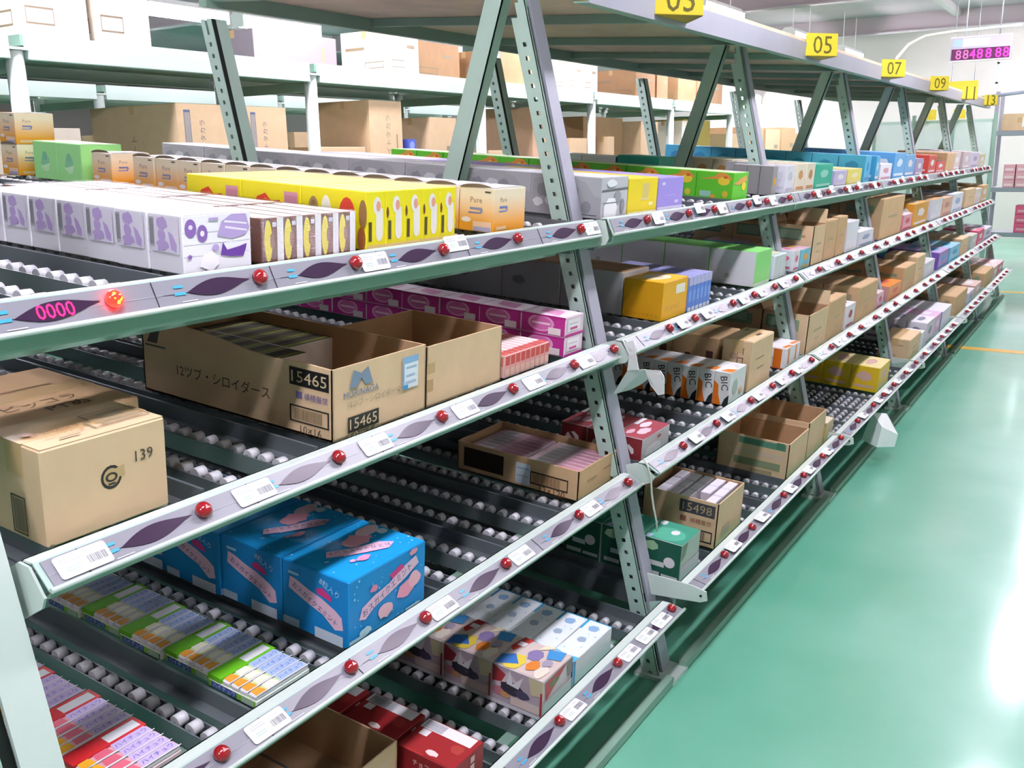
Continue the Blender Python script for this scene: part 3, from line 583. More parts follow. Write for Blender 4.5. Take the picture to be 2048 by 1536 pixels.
e2 = open_carton('open_carton', 1, 'B', 1.628, .285, .306, .142, 'plain open kraft carton with a pink packet, beside 15465', u0=.004, m=KRAFT_L, flaps=(), prints=[('r', 'F', .0, .55, .1, .72, '#c4a474'), ('r', 'F', .0, .25, .08, .45, '#bd9c6c')])
box_type('pk', .055, .10, .10, '#e5c3cf', '#e9d2d8', '#f0e9ec', [('r', 'T', .05, .1, .95, .3, '#d98fa6'), ('b', 'T', .5, .65, .3, .18, 3, '#cfd0da')])
spawn('pk', 'candy_packet', loc_in(e2, -.10, .03, .0045), 'pink and white candy packet inside the plain open carton', 'packet')
box_type('pp', .105, .0235, .060, '#e8a9a3', '#eec4bd', '#f5e6e6', [('r', 'F', .1, .55, .9, .95, '#d4524a'), ('r', 'F', .1, .08, .9, .4, '#eec3b4'), ('r', 'T', .1, .02, .9, .3, '#d9605a'), ('r', 'S', .3, .5, .95, .9, '#dd8a84')], lid=False)
for r_ in range(3):
    for j in range(9): spawn('pp', 'candy_packet', lane(1, 'B', .004+r_*.108, 1.955+j*.0247, .0006), f'pink candy packet, {["leftmost", "second", "third", "fourth", "middle", "sixth", "seventh", "eighth", "rightmost"][j]} of nine, {ORD[r_]} row', 'packet', 'pink candy packets beside the magenta boxes')
MG = '#c22f93'
box_type('mg', .145, .105, .056, '#e9d3e0', MG, '#f0dfe9', [
    ('e', 'S', .45, .55, .3, .42, '#e7a6cf'), ('e', 'S', .45, .55, .24, .34, '#d46fb1'), ('r', 'S', .25, .5, .66, .6, '#f3d3e6'), ('r', 'S', .62, .06, .9, .4, '#efe2e6'), ('r', 'S', .0, .9, 1, 1, '#b02585'), ('r', 'F', .0, .0, 1, .12, MG), ('r', 'F', .12, .25, .8, .86, '#f2eef0'), ('r', 'F', .25, .32, .65, .45, '#d05a9a'), ('r', 'F', .2, .6, .7, .66, '#cfc6cc'), ('p', 'T', [(.1, .2), (.7, .3), (.8, .8), (.3, .7)], '#e29ac6')])
row('mg', 'gummy_box', 1, 'B', 2.255, 9, 'magenta gummy box', 'box', suffix=' on the lower layer', gap=.001)
row('mg', 'gummy_box', 1, 'B', 2.255, 9, 'magenta gummy box', 'box', suffix=' on the upper layer', n0=.057, gap=.001)
# ---- second shelf, second bay
box_type('yo', .145, .205, .130, '#eab01c', '#e6a818', '#efbe3a', [('t', 'S', .5, .12, .82, 'ココナッツオイル', '#b7821a'), ('t', 'F', .4, .3, .6, 'オイルチョコ', '#b98c2a'), ('r', 'F', .5, .62, .88, .86, '#f0ead8'), ('e', 'T', .5, .5, .34, .3, '#f6e6c4'), ('e', 'T', .5, .45, .1, .08, '#d9b99a')])
row('yo', 'chocolate_box', 2, 'B', 2.85, 1, 'orange yellow chocolate box with a white sticker', 'box')
box_type('wg', .24, .205, .145, '#cfcfd2', '#c9c9cd', KRAFT, [('b', 'S', .3, .5, .12, .12, 3, '#9a9a9e')])
row('wg', 'shipping_box', 2, 'B', 2.85, 5, 'pale grey box with a brown lid behind the yellow box', 'box', u0=.15)
def smallrow(key, b, L, y0, n, w, d, h, desc, F, S, T, prints=(), cat='box', name='snack_packet', u0=0, rows=1, gap=.0012):
    box_type(key, d, w-.0015, h, F, S, T, prints, lid=False, ch=.0025)
    for r_ in range(rows):
        for j in range(n): spawn(key, name, lane(b, L, u0+r_*(d+.003), y0+j*w, .0006), f'{desc}, {(["leftmost", "second", "third", "fourth", "fifth", "sixth", "seventh", "eighth"])[j]} across, {ORD[r_]} row', cat, desc)
smallrow('bl', 2, 'B', 3.068, 6, .036, .11, .122, 'blue and lilac snack packet', '#5f86d6', '#b6b2dc', '#a9a6d0', [('r', 'F', .0, .75, 1, 1, '#b9b6de'), ('r', 'F', .1, .0, .9, .12, '#e6e4ee'), ('r', 'F', .2, .3, .8, .6, '#7fa4e6')], rows=3)
box_type('wgr', .2, .2, .145, '#8bdc7c', '#e9eaf0', '#8fe07c', [('b', 'S', .42, .25, .06, .08, 3, '#b9c6bc'), ('r', 'F', 0, 0, 1, .1, '#dff0d8')])
row('wgr', 'tissue_box', 2, 'B', 3.775, 9, 'white box with light green front and lid', 'box')
smallrow('cy', 2, 'B', 4.035, 3, .055, .10, .105, 'white and cyan snack pack', '#c9d3d2', '#dfe9ee', '#bfe0ee', [('e', 'S', .4, .7, .3, .16, '#ecd34a'), ('e', 'S', .4, .35, .36, .2, '#54b6dc'), ('r', 'T', .2, .2, .8, .6, '#efe0a2')], rows=2)
# ---- third shelf, nearest bay
BL = '#1390d8'
LOGO = '#efc3dc'
def gum(F, cx, cy, s): return [('p', F, [(cx-.40*s, cy+.10*s), (cx-.38*s, cy+.28*s), (cx-.28*s, cy+.26*s), (cx-.1*s, cy+.18*s), (cx+.1*s, cy+.12*s), (cx+.3*s, cy+.02*s), (cx+.4*s, cy-.06*s), (cx+.42*s, cy-.24*s), (cx+.3*s, cy-.28*s), (cx+.12*s, cy-.12*s), (cx-.1*s, cy-.04*s), (cx-.28*s, cy+.04*s)], LOGO), ('p', F, [(cx+.02*s, cy+.24*s), (cx+.12*s, cy+.28*s), (cx+.24*s, cy+.2*s), (cx+.26*s, cy+.12*s), (cx+.04*s, cy+.17*s)], '#d63a86'), ('t', F, cx, cy, .72*s, 'おスガイクエミント', '#24466e', -24)]
box_type('bg', .182, .246, .148, BL, '#1488d2', '#1ba2e6', [
    *gum('S', .5, .5, 1.0), ('r', 'S', .1, .82, .26, .86, '#a9d6f2'), ('t', 'S', .72, .82, .3, '8粒入り', '#bfe0f4', -22), ('r', 'S', .02, .02, .26, .14, '#b9cfe4'), ('r', 'S', .5, .0, .92, .16, '#cfdaea'),
    ('dots', 'F', 26, '#8fd8f8'), ('p', 'F', [(.12, .36), (.16, .52), (.3, .6), (.5, .66), (.66, .78), (.86, .86), (.9, .72), (.72, .6), (.5, .5), (.3, .42), (.2, .32)], LOGO), ('t', 'F', .48, .58, .66, 'おスガイクエミント', '#24466e', 18), ('p', 'F', [(.5, .78), (.66, .86), (.7, .78), (.54, .7)], '#d63a86'), ('b', 'F', .72, .42, .13, .13, 4, '#ef9fb6'), ('b', 'F', .84, .5, .09, .13, 6, '#f3b6c4'), ('b', 'F', .45, .28, .12, .12, 8, '#f3c3ce'), ('b', 'F', .2, .14, .08, .07, 3, '#c9e6f2'), ('b', 'F', .82, .94, .06, .05, 5, '#ef9fb6'), ('r', 'F', .0, .02, .2, .12, '#bcd8ec'), ('r', 'F', .72, .02, .92, .1, '#cfe0ee'), ('b', 'F', .3, .72, .05, .06, 2, '#e58ab0'),
    ('dots', 'T', 34, '#bfeaff'), ('b', 'T', .62, .62, .16, .15, 3, '#f0a9bc'), ('b', 'T', .82, .7, .15, .12, 5, '#f6d6de'), ('b', 'T', .9, .56, .06, .08, 7, '#d6eef8'), ('p', 'T', [(.2, .58), (.28, .68), (.5, .5), (.72, .4), (.8, .26), (.68, .2), (.5, .32), (.34, .44)], LOGO), ('t', 'T', .5, .44, .56, 'おスガイクエミント', '#24466e', 150), ('e', 'T', .3, .3, .03, .03, '#efb6d2'), ('b', 'T', .4, .26, .08, .06, 9, '#e79ac2')])
row('bg', 'gummy_carton', 1, 'C', 1.249, 4, 'large blue gummy candy carton with pink lettering', 'box', gap=.003)
def pack(key, tray, top, stick_art, w, d, h, n):
    """a low tray of candy sticks lying side by side under a carton edge"""
    b = MB(); b.chamfer(-d, 0, 0, w, 0, h*.62, .002, P(tray[0]), P(tray[1]), P(tray[1])); b.box(-d, -d*.72, 0, w, h*.62, h, P(top)); tr = b.mesh('candy_tray')
    s = d*.72/n; k = MB(); k.chamfer(-s+.001, -.001, .001, w-.001, h*.55, h, .003, P('#ece9ef'), P('#ece9ef'), P(stick_art[0])); st = k.mesh('candy_stick')
    mb = MB(); fn = lambda a, c: (-c, a, h+.0005); W = w
    for x0, x1, y0, y1, c in ((.02, .2, .1, .9, stick_art[1]), (.22, .44, .15, .9, stick_art[2]), (.46, .97, .08, .94, stick_art[3])): mb.face([fn(x0*W, y0*s), fn(x1*W, y0*s), fn((x1-.02)*W, y1*s), fn((x0+.02)*W, y1*s)], P(c))
    put_text(mb, 'ハイチュウ', lambda a, c: (-c, a, h+.0009), .715*W, .5*s, .44*W, P('#4a5fb4'), hmax=.7*s)
    mb.face([fn(0, 0), fn(W, 0), fn(W, .07*s), fn(0, .07*s)], P('#f4f2f6')); pr = mb.mesh('printed_artwork')
    pp = art(d, w, h*.62, [('r', 'S', .08, .15, .6, .85, tray[2]), ('t', 'S', .34, .5, .46, 'ハイチュウ', '#e6e9f4'), ('r', 'S', .7, .1, .95, .8, tray[3]), ('r', 'F', .1, .3, .5, .7, '#d6d6dc')])
    lab = MB(); lab.face([(-d+.008, w*.5, h+.0004), (-d+.03, w*.5, h+.0004), (-d+.03, w*.95, h+.0004), (-d+.008, w*.95, h+.0004)][::-1], P('#e9edf0')); la = lab.mesh('sticker')
    _types[key] = (tr, st, pr, pp, la, d, s, n)
def spawn_pack(key, loc, label, group):
    tr, st, pr, pp, la, d, s, n = _types[key]; e = ob('candy_pack', tr, None, loc, (0, SL, 0)); tag(e, label, 'candy pack', group); ob('printed_artwork', pp, e); ob('sticker', la, e)
    for i in range(n): o = ob('candy_stick', st, e, (-i*s, 0, 0)); ob('printed_artwork', pr, o)
pack('hg', ('#e6eae6', '#86c83c', '#3f5fa8', '#a9c9b0'), '#6cc41e', ('#cfe0a0', '#e6a13a', '#eef0d6', '#a9bfe4'), .134, .128, .026, 4)
pack('hr', ('#e9c9cf', '#d3404a', '#8a5fae', '#e8a0a8'), '#d8232a', ('#e6a6b0', '#f0b02a', '#e06a80', '#c9b6e2'), .134, .126, .026, 4)
for i in range(6): spawn_pack('hg', lane(1, 'C', i*.131, 1.008+(.006 if i % 2 else 0), .0006), f'green tray of fruit chew sticks, {ORD[i]} in its row', 'green chew trays')
for i in range(6): spawn_pack('hr', lane(1, 'C', i*.129, .713+(.004 if i % 2 else 0), .0006), f'red tray of fruit chew sticks, {ORD[i]} in its row', 'red chew trays')
eC = open_carton('open_carton', 1, 'C', 2.205, .42, .245, .092, 'open brown carton of clear wrapped packs on third shelf', u0=.002, prints=[
    *frame('S', .62, .2, .92, .62, .05, '#3a2c1e', .008), ('bars', 'S', .64, .26, .86, .56, '#7a5a38'), ('r', 'S', .5, .1, .62, .8, '#dfe8f0'), ('r', 'S', .51, .6, .61, .66, '#a9c6de'), ('r', 'S', .51, .35, .6, .4, '#a9c6de'), ('t', 'S', .8, .1, .2, '12×120', '#6b4d2c'), ('r', 'S', .06, .2, .4, .85, '#2c2116'), ('r', 'F', .2, .5, .45, .56, '#a39063'), ('r', 'F', .6, .6, .8, .64, '#8d7b54')])
box_type('cp', .19, .026, .07, '#e3cdd4', '#d9c3cc', '#d9b4bf', [('r', 'T', .1, .05, .9, .45, '#c88fa0'), ('r', 'T', .1, .6, .9, .9, '#e9e2e6')], lid=False)
for i in range(2):
    for j in range(8): spawn('cp', 'biscuit_pack', loc_in(eC, -.008-.2*i, .012+.0275*j, .0045), f'pink biscuit pack in the brown carton, {["leftmost", "second", "third", "fourth", "fifth", "sixth", "seventh", "rightmost"][j]} {"front" if not i else "rear"}', 'pack', 'pink packs inside the brown carton')
# ---- third shelf, second bay
MR = '#8a2b34'
box_type('mr', .095, .205, .072, '#b9b2b4', MR, '#b0525c', [('b', 'S', .45, .4, .3, .25, 4, '#e9e2e4'), ('t', 'S', .45, .42, .4, 'S', MR), ('b', 'T', .4, .35, .2, .2, 3, '#e8cfd8'), ('b', 'T', .7, .6, .18, .16, 6, '#f0dfe6'), ('b', 'T', .25, .7, .14, .12, 9, '#e3bcc8'), ('r', 'T', .62, .82, .98, .98, '#f0eef2'), ('e', 'F', .4, .3, .3, .3, '#cfcacc'), ('b', 'F', .6, .75, .08, .05, 3, '#b03a44')])
row('mr', 'chocolate_box', 2, 'C', 2.535, 3, 'maroon and pink chocolate box', 'box')
box_type('bic', .062, .175, .128, '#dfe3e2', '#e6e6e6', '#eceaec', [('p', 'S', [(.0, .0), (.55, .0), (.35, .3), (.3, .6), (.0, .72)], '#e8791e'), ('p', 'S', [(.6, .0), (1, .0), (1, .34), (.75, .2)], '#22262a'), ('t', 'S', .66, .66, .42, 'BIC', '#24282c', -80), ('p', 'T', [(.05, 0), (.4, .0), (.3, .5), (.05, .7)], '#e88a3a'), ('p', 'T', [(.5, .1), (.9, .0), (.8, .6)], '#dedede'), ('b', 'F', .35, .5, .18, .25, 4, '#a9c2b2'), ('b', 'F', .7, .3, .12, .12, 8, '#e0b088')], lid=False)
row('bic', 'lighter_box', 2, 'C', 3.29, 12, 'white orange and black lighter box', 'box', gap=.001)
carton_type('tc', .122, .262, .205, [('t', 'S', .62, .6, .5, 'コココ', '#5a3a34', 90), ('e', 'S', .4, .68, .14, .07, '#bf9a86'), ('r', 'F', .2, .6, .6, .63, '#a58d6c'), ('r', 'F', .3, .4, .62, .43, '#a58d6c'), ('r', 'T', .5, .2, .7, .32, '#6b5240'), ('r', 'T', .7, .75, .88, .86, '#8d7252')], m=KRAFT_L)
row('tc', 'shipping_carton', 2, 'C', 3.52, 1, 'tall kraft carton beside the lighter boxes', 'carton')
carton_type('tc2', .20, .25, .19, [('r', 'S', .3, .1, .42, .6, '#4a2f28'), ('r', 'S', .75, .05, .9, .7, '#5a3630')], m=KRAFT)
row('tc2', 'shipping_carton', 2, 'C', 3.55, 4, 'kraft carton with dark stripes behind the tall carton', 'carton', u0=.15)
box_type('ob', .095, .10, .092, '#e9e6e8', '#ecebee', '#f0ecee', [('r', 'S', .42, .05, .8, .95, '#ea7a1c'), ('r', 'S', .05, .0, 1, .05, '#d0653a'), ('r', 'S', .0, .48, .4, .52, '#d98a5a'), ('r', 'F', .3, .2, .5, .95, '#ea8a34'), ('p', 'T', [(.1, .1), (.9, .0), (.9, .2), (.2, .3)], '#ea8a34')])
for j in range(2): row('ob', 'medicine_box', 2, 'C', 4.0+j*.102, 3, f'white box with orange band, {["left", "right"][j]} column', 'box')
# ---- bottom shelf, nearest bay
CR = '#8f1f26'
box_type('rb', .152, .118, .095, '#9c2a30', CR, '#a3282c', [('p', 'T', [(.0, .55), (.4, .3), (.42, .62), (.15, .95), (.0, .95)], '#c43a34'), ('b', 'T', .2, .72, .13, .13, 3, '#e8b6b4'), ('b', 'T', .16, .45, .08, .12, 5, '#efd9d4'), ('r', 'T', .68, .08, .96, .98, '#eceaf0'), ('bars', 'T', .7, .6, .94, .95, '#8a8a92'), ('r', 'T', .48, .75, .66, .9, '#e6dfe2'), ('b', 'T', .5, .2, .15, .12, 7, '#b64038'), ('r', 'F', .55, .5, .68, .7, '#e6cfc8'), ('r', 'F', .55, .75, .68, .92, '#e0c4be'), ('t', 'S', .55, .75, .5, 'チョコフレ', '#f0dcd6'), ('b', 'S', .5, .35, .4, .2, 4, '#e9c3c0'), ('r', 'S', .2, .2, .8, .4, '#d42a34')])
row('rb', 'chocolate_box', 1, 'D', 1.388, 3, 'dark red chocolate box with a white barcode sticker', 'box', gap=.012)
open_carton('open_carton', 1, 'D', 1.06, .34, .30, .13, 'open kraft carton cut off by the lower picture edge', u0=.128, m=KRAFT_L, side=[(0, .13), (.1, .125), (.2, .14), (.34, .15)], prints=[('r', 'F', .3, .7, .9, .76, '#dccbb0')])
box_type('cd', .150, .146, .110, '#d9d0d2', '#b9a6b4', '#d9c6c0', [
    ('b', 'S', .3, .62, .24, .28, 3, '#d9c3cc'), ('p', 'S', [(.02, .98), (.02, .55), (.2, .6), (.28, .82)], '#b03a44'), ('b', 'S', .4, .5, .26, .2, 7, '#3c3644'), ('p', 'S', [(.3, .6), (.36, .98), (.42, .64), (.62, .9), (.54, .56)], '#e6dfe6'), ('b', 'S', .62, .46, .15, .12, 9, '#524a66'), ('p', 'S', [(.72, .98), (1, .98), (1, .6), (.78, .55)], '#cfc0a0'), ('b', 'S', .14, .35, .14, .12, 4, '#c07a86'), ('r', 'S', .4, .12, .98, .34, '#dcc3c0'), ('b', 'S', .28, .3, .1, .08, 6, '#d09a6a'), ('r', 'S', .0, .0, 1, .1, '#c9c6cc'), ('r', 'S', .96, .1, 1, .7, '#b0363c'),
    ('p', 'F', [(.05, .92), (.8, .98), (.1, .45)], '#c44a4a'), ('b', 'F', .35, .78, .2, .1, 4, '#7a7f5a'), ('p', 'F', [(.8, .98), (1, .98), (1, .6), (.85, .55)], '#8a8884'), ('r', 'F', 0, .0, 1, .44, '#dedce0'),
    ('b', 'T', .25, .7, .26, .2, 3, '#e8d04a'), ('p', 'T', [(.0, .95), (.3, 1), (.45, .8), (.2, .6)], '#3f78c4'), ('b', 'T', .6, .5, .2, .16, 7, '#8f7fb0'), ('p', 'T', [(.5, .9), (1, .75), (1, .95), (.6, 1)], '#c43c3a'), ('b', 'T', .3, .38, .18, .12, 9, '#e58a3a'), ('p', 'T', [(.62, .3), (.9, .4), (.98, .1), (.7, .06)], '#4a9ad8'), ('b', 'T', .2, .16, .2, .12, 2, '#e9e0d0'), ('p', 'T', [(.75, .55), (1, .5), (1, .3)], '#efe6c6'), ('r', 'T', .7, .78, .84, .94, '#f0eef0'), ('b', 'T', .5, .2, .12, .1, 5, '#a9a0b6')])
row('cd', 'card_box', 1, 'D', 1.763, 4, 'colourful battle card box', 'box', gap=.002)
box_type('ca', .072, .218, .085, '#dfe3e8', '#2aa0d8', '#e9f1f4', [('r', 'T', .0, .0, .3, 1, '#e6ecf0'), ('r', 'T', .74, .0, 1, 1, '#25a6de'), ('b', 'T', .82, .5, .08, .24, 3, '#8fb4d8'), ('b', 'T', .5, .5, .07, .2, 5, '#9fb4c8'), ('p', 'T', [(.0, .0), (.12, .0), (.1, .5), (.14, 1), (0, 1)], '#54bce6'), ('dots', 'T', 8, '#8fd8f8'), ('r', 'F', .0, .0, .04, 1, '#2aa0d8'), ('r', 'F', .0, .0, 1, .1, '#cfd6dc')])
row('ca', 'card_box', 1, 'D', 1.918, 6, 'white and cyan card box', 'box', gap=.002)
# ---- bottom shelf, second bay
box_type('gc', .135, .150, .135, '#a9c0b2', '#1e5a48', '#3f9c80', [('b', 'S', .25, .82, .2, .12, 4, '#9fc39a'), ('e', 'S', .72, .5, .14, .13, '#e2d9e0'), ('r', 'S', .25, .34, .6, .46, '#cfd2d4'), ('r', 'S', .1, .1, .5, .2, '#c6cacc'), ('r', 'S', .55, .1, .95, .18, '#c6cacc'), ('e', 'T', .35, .5, .34, .4, '#58b596'), ('e', 'T', .5, .4, .12, .1, '#e6e4ee'), ('b', 'T', .85, .85, .12, .1, 3, '#e9eef0'), ('b', 'T', .1, .85, .1, .08, 3, '#b6c6e0'), ('p', 'F', [(.0, 1), (.3, 1), (.2, .7), (.0, .6)], '#6b8a6a'), ('r', 'F', 0, 0, 1, .45, '#cfc9cf')])
row('gc', 'noodle_box', 2, 'D', 2.515, 3, 'dark green instant noodle box with a bowl picture', 'box')
e98 = open_carton('open_carton', 2, 'D', 2.83, .275, .250, .165, 'open kraft carton printed 15498 holding white candy boxes', u0=.003, m=KRAFT_L, prints=[('r', 'S', .5, .66, .96, .93, '#4b4e54'), ('t', 'S', .73, .795, .38, '15498', '#b9a27c', 0, .18), ('r', 'S', .52, .46, .6, .58, '#a06a58'), ('t', 'S', .79, .52, .28, '横積厳禁', '#96584a'), *frame('S', .64, .1, .95, .36, .03, '#2f2a24', .012), ('bars', 'S', .66, .14, .86, .32, '#4a3f30'), ('r', 'F', .2, .2, .5, .4, '#b0a080')])
box_type('wc', .035, .075, .155, '#e6e0ea', '#e2dbe4', '#e9e4ee', [('r', 'S', .1, .55, .9, .7, '#c65a50'), ('b', 'F', .5, .7, .3, .1, 3, '#4b4450'), ('b', 'F', .5, .3, .3, .12, 5, '#c68a6a')])
for i in range(5):
    for j in range(3):
        if i == 1 and j == 0: continue
        spawn('wc', 'candy_box', loc_in(e98, -.02-.045*i, .008+.08*j, .0045), f'white candy box standing in the 15498 carton, {ORD[i]} row, {["near", "middle", "far"][j]}', 'box', 'boxes inside the 15498 carton')
GT = [('r', 'S', .3, .78, .95, .95, '#5d8f78'), ('r', 'S', .82, .8, .93, .98, '#4a7f68'), ('r', 'S', .25, .5, .95, .64, '#d6bfa6'), ('r', 'S', .25, .2, .9, .4, '#8f9a78'), ('r', 'S', .5, .05, .8, .15, '#a59a74')]
open_carton('open_carton', 2, 'D', 3.63, .30, .27, .155, 'open kraft carton with green print, nearer of two', u0=.004, m=KRAFT_L, prints=GT, flaps=(('B', .12, 70),))
open_carton('open_carton', 2, 'D', 3.905, .30, .27, .175, 'open kraft carton with green print, farther of two', u0=.004, m=KRAFT_L, flaps=(('B', .1, 65),))

# ------------------------------------------------------------------ goods in the farther bays
_n = [0]
def bay_of(y): return max(1, min(NB, int((y-Y0B)//BAY)+1))
SHELF = {'A': 'top shelf', 'B': 'second shelf', 'C': 'third shelf', 'D': 'bottom shelf'}
def far_goods(L, items):
    cnt = {}
    for y0, y1, h, d, n, cols, what in items:
        b = bay_of((y0+y1)/2); kraft = cols[0] == 'K'; _n[0] += 1; key = f'far{_n[0]}'; w_ = y1-y0; rr = random.Random(_n[0])
        cnt[b] = cnt.get(b, 0)+1
        if kraft:
            pr = [('r', 'S', .15, rr.uniform(.5, .7), .8, rr.uniform(.74, .85), rr.choice(('#a3946f', '#8f9f80', '#b09a78'))), ('r', 'S', .2, .25, .6, .32, '#b39c78'), ('r', 'F', .3, .5, .7, .56, '#b39c78'), ('r', 'F', .35, .3, .6, .34, '#b7a07c')]
            if len(cols) > 1: pr += [('r', 'S', .1, .62, .7, .9, '#9fc0a4'), *frame('S', .1, .62, .7, .9, .03, '#6b9a80', .02)]
            carton_type(key, d, w_, h, pr, m=rr.choice((KRAFT, KRAFT_L))); nm, cat = 'shipping_carton', 'carton'
        else:
            acc = cols[3] if len(cols) > 3 else '#e9e6ea'
            pr = [('b', 'S', .5, .6, .28, .2, _n[0], acc), ('r', 'S', .15, .15, .85, .25, acc), ('b', 'F', .5, .6, .25, .18, _n[0]+1, acc), ('r', 'F', .1, .1, .9, .2, acc), ('b', 'T', .5, .5, .3, .2, _n[0]+2, acc)]
            box_type(key, d, w_, h, cols[0], cols[1], cols[2], pr); nm, cat = 'snack_box', 'box'
        if len(cols) > 1 and kraft:
            open_carton('open_carton', b, L, y0, d, w_, h, f'open {what}, {SHELF[L]} of {BAYN[b]} bay', u0=.003, m=KRAFT_L, prints=pr, flaps=(('B', .1, 60), ('R', .07, 75)))
        for i in range(1 if len(cols) > 1 and kraft else 0, n):
            lab = f'{what}, {SHELF[L]} of the {BAYN[b]} bay, number {cnt[b]} from its left' if False else f'{what}, {SHELF[L]} of {BAYN[b]} bay' + (f', {ORD[i]} in row' if n > 1 else '')
            spawn(key, nm, lane(b, L, .003+i*(d+.003), y0, .0006), lab, cat, f'goods in the {BAYN[b]} bay')
K, KG = ('K',), ('K', 1)
far_goods('A', [
    (4.315, 4.45, .125, .055, 5, ('#e4e3ec', '#d8d7e0', '#dfdfe6', '#c9c8d4'), 'white upright box'), (4.47, 4.62, .13, .10, 6, ('#ece2cc', '#e6d6b8', '#f0eadc', '#d49a62'), 'cream box with orange edge'), (4.64, 4.785, .13, .10, 2, ('#ece2cc', '#e8dcc2', '#f0eadc', '#c98f5a'), 'cream box beside the orange edged one'),
    (4.80, 5.12, .122, .12, 5, ('#2bb89a', '#25ad92', '#4cc4aa', '#9adccb'), 'teal box'), (5.17, 5.43, .082, .12, 3, ('#c3bcdc', '#b9b1d6', '#d5cfe6'), 'lilac box'), (5.45, 5.78, .085, .12, 3, ('#e6d968', '#dfd05a', '#ece29a', '#efe6b4'), 'pale yellow box'),
    (5.84, 5.985, .155, .155, 8, ('#5cb8e2', '#4cb4e0', '#7cc8ea', '#2f90c4'), 'sky blue box in the long row'), (6.13, 6.22, .15, .15, 4, ('#58b4e0', '#4aaede', '#7cc8ea'), 'light blue box'), (6.27, 6.60, .10, .12, 2, ('#eceaf2', '#e4e2ec', '#f0eff4', '#d8a0ae'), 'white box with a red base'),
    (6.66, 7.02, .165, .16, 4, ('#6aaee4', '#5aa4e0', '#8cc0ea', '#d8e6f4'), 'bright blue box'), (7.04, 7.38, .15, .16, 4, ('#7ab2e4', '#6aa6dc', '#94c4ea'), 'mid blue box'), (7.44, 7.72, .12, .14, 3, ('#b2a4c6', '#a698be', '#bfb4d0'), 'mauve box'),
    (7.95, 8.28, .14, .14, 3, ('#e0584c', '#d84c42', '#e6786e'), 'orange red tall box'), (8.32, 8.72, .09, .14, 3, ('#dc4f48', '#d2453e', '#3d3440'), 'red low box'), (8.8, 9.2, .15, .2, 2, K, 'kraft carton nearest the red boxes'), (9.22, 9.55, .155, .2, 2, ('#d9c4c0', '#cdb8b2', '#e0d0cc'), 'dusty pink box'),
    (9.75, 10.2, .16, .2, 2, ('#d3bfc4', '#c9b4ba', '#ddccd0'), 'pinkish grey box'), (10.25, 10.85, .15, .2, 2, ('#d9cde2', '#cdc0d8', '#e4dcea', '#a99abf'), 'lilac white box'), (10.9, 11.35, .13, .2, 2, ('#d2c6a2', '#c8bb94', '#dcd2b4'), 'beige box at the rack end')])
far_goods('B', [
    (4.33, 4.42, .10, .10, 2, ('#e6e2e6', '#d8e2e6', '#e2c6d2', '#d96a8a'), 'pink topped small box'), (4.44, 4.60, .095, .16, 3, ('#7cc0d2', '#6ab4c8', '#d9b2c4', '#e0a84a'), 'teal blue flat box'), (4.62, 4.83, .19, .2, 3, KG, 'kraft carton with green plate print'), (4.86, 5.06, .20, .2, 3, K, 'tall kraft carton, middle of three'), (5.09, 5.26, .205, .2, 2, K, 'tall kraft carton, right of three'),
    (5.30, 5.54, .165, .1, 2, ('#e6e5ee', '#dfdee8', '#eceaf2'), 'tall white box'), (5.58, 5.95, .09, .14, 2, ('#dcdbe6', '#d2d2de', '#f0eff4', '#8fa0c0'), 'low white box'), (6.13, 6.78, .25, .26, 2, K, 'large kraft carton'),
    (6.85, 7.15, .11, .12, 2, ('#e0a0ae', '#d98a9c', '#efe4ea', '#cf4a62'), 'rose box'), (7.2, 7.76, .165, .12, 2, ('#e4a43a', '#dc982c', '#eab862', '#ece6e4'), 'amber box'), (7.95, 8.4, .16, .16, 2, ('#e2e0e8', '#d6d4de', '#eab47a'), 'white box with amber lid'), (8.45, 8.9, .15, .16, 2, ('#e0b498', '#d6a688', '#e6c4ae', '#c08a7a'), 'peach box'),
    (8.95, 9.55, .16, .16, 2, ('#dfe2ec', '#d2d8e4', '#e9ebf2', '#9fb4d4'), 'blue white box'), (9.75, 10.4, .17, .2, 2, K, 'kraft carton'), (10.45, 10.85, .15, .2, 2, ('#ddd3cc', '#d2c6be', '#e6ded8'), 'pale beige box'), (10.9, 11.35, .17, .2, 2, ('#d8b27a', '#cfa56a', '#e2c498'), 'tan box at the rack end')])
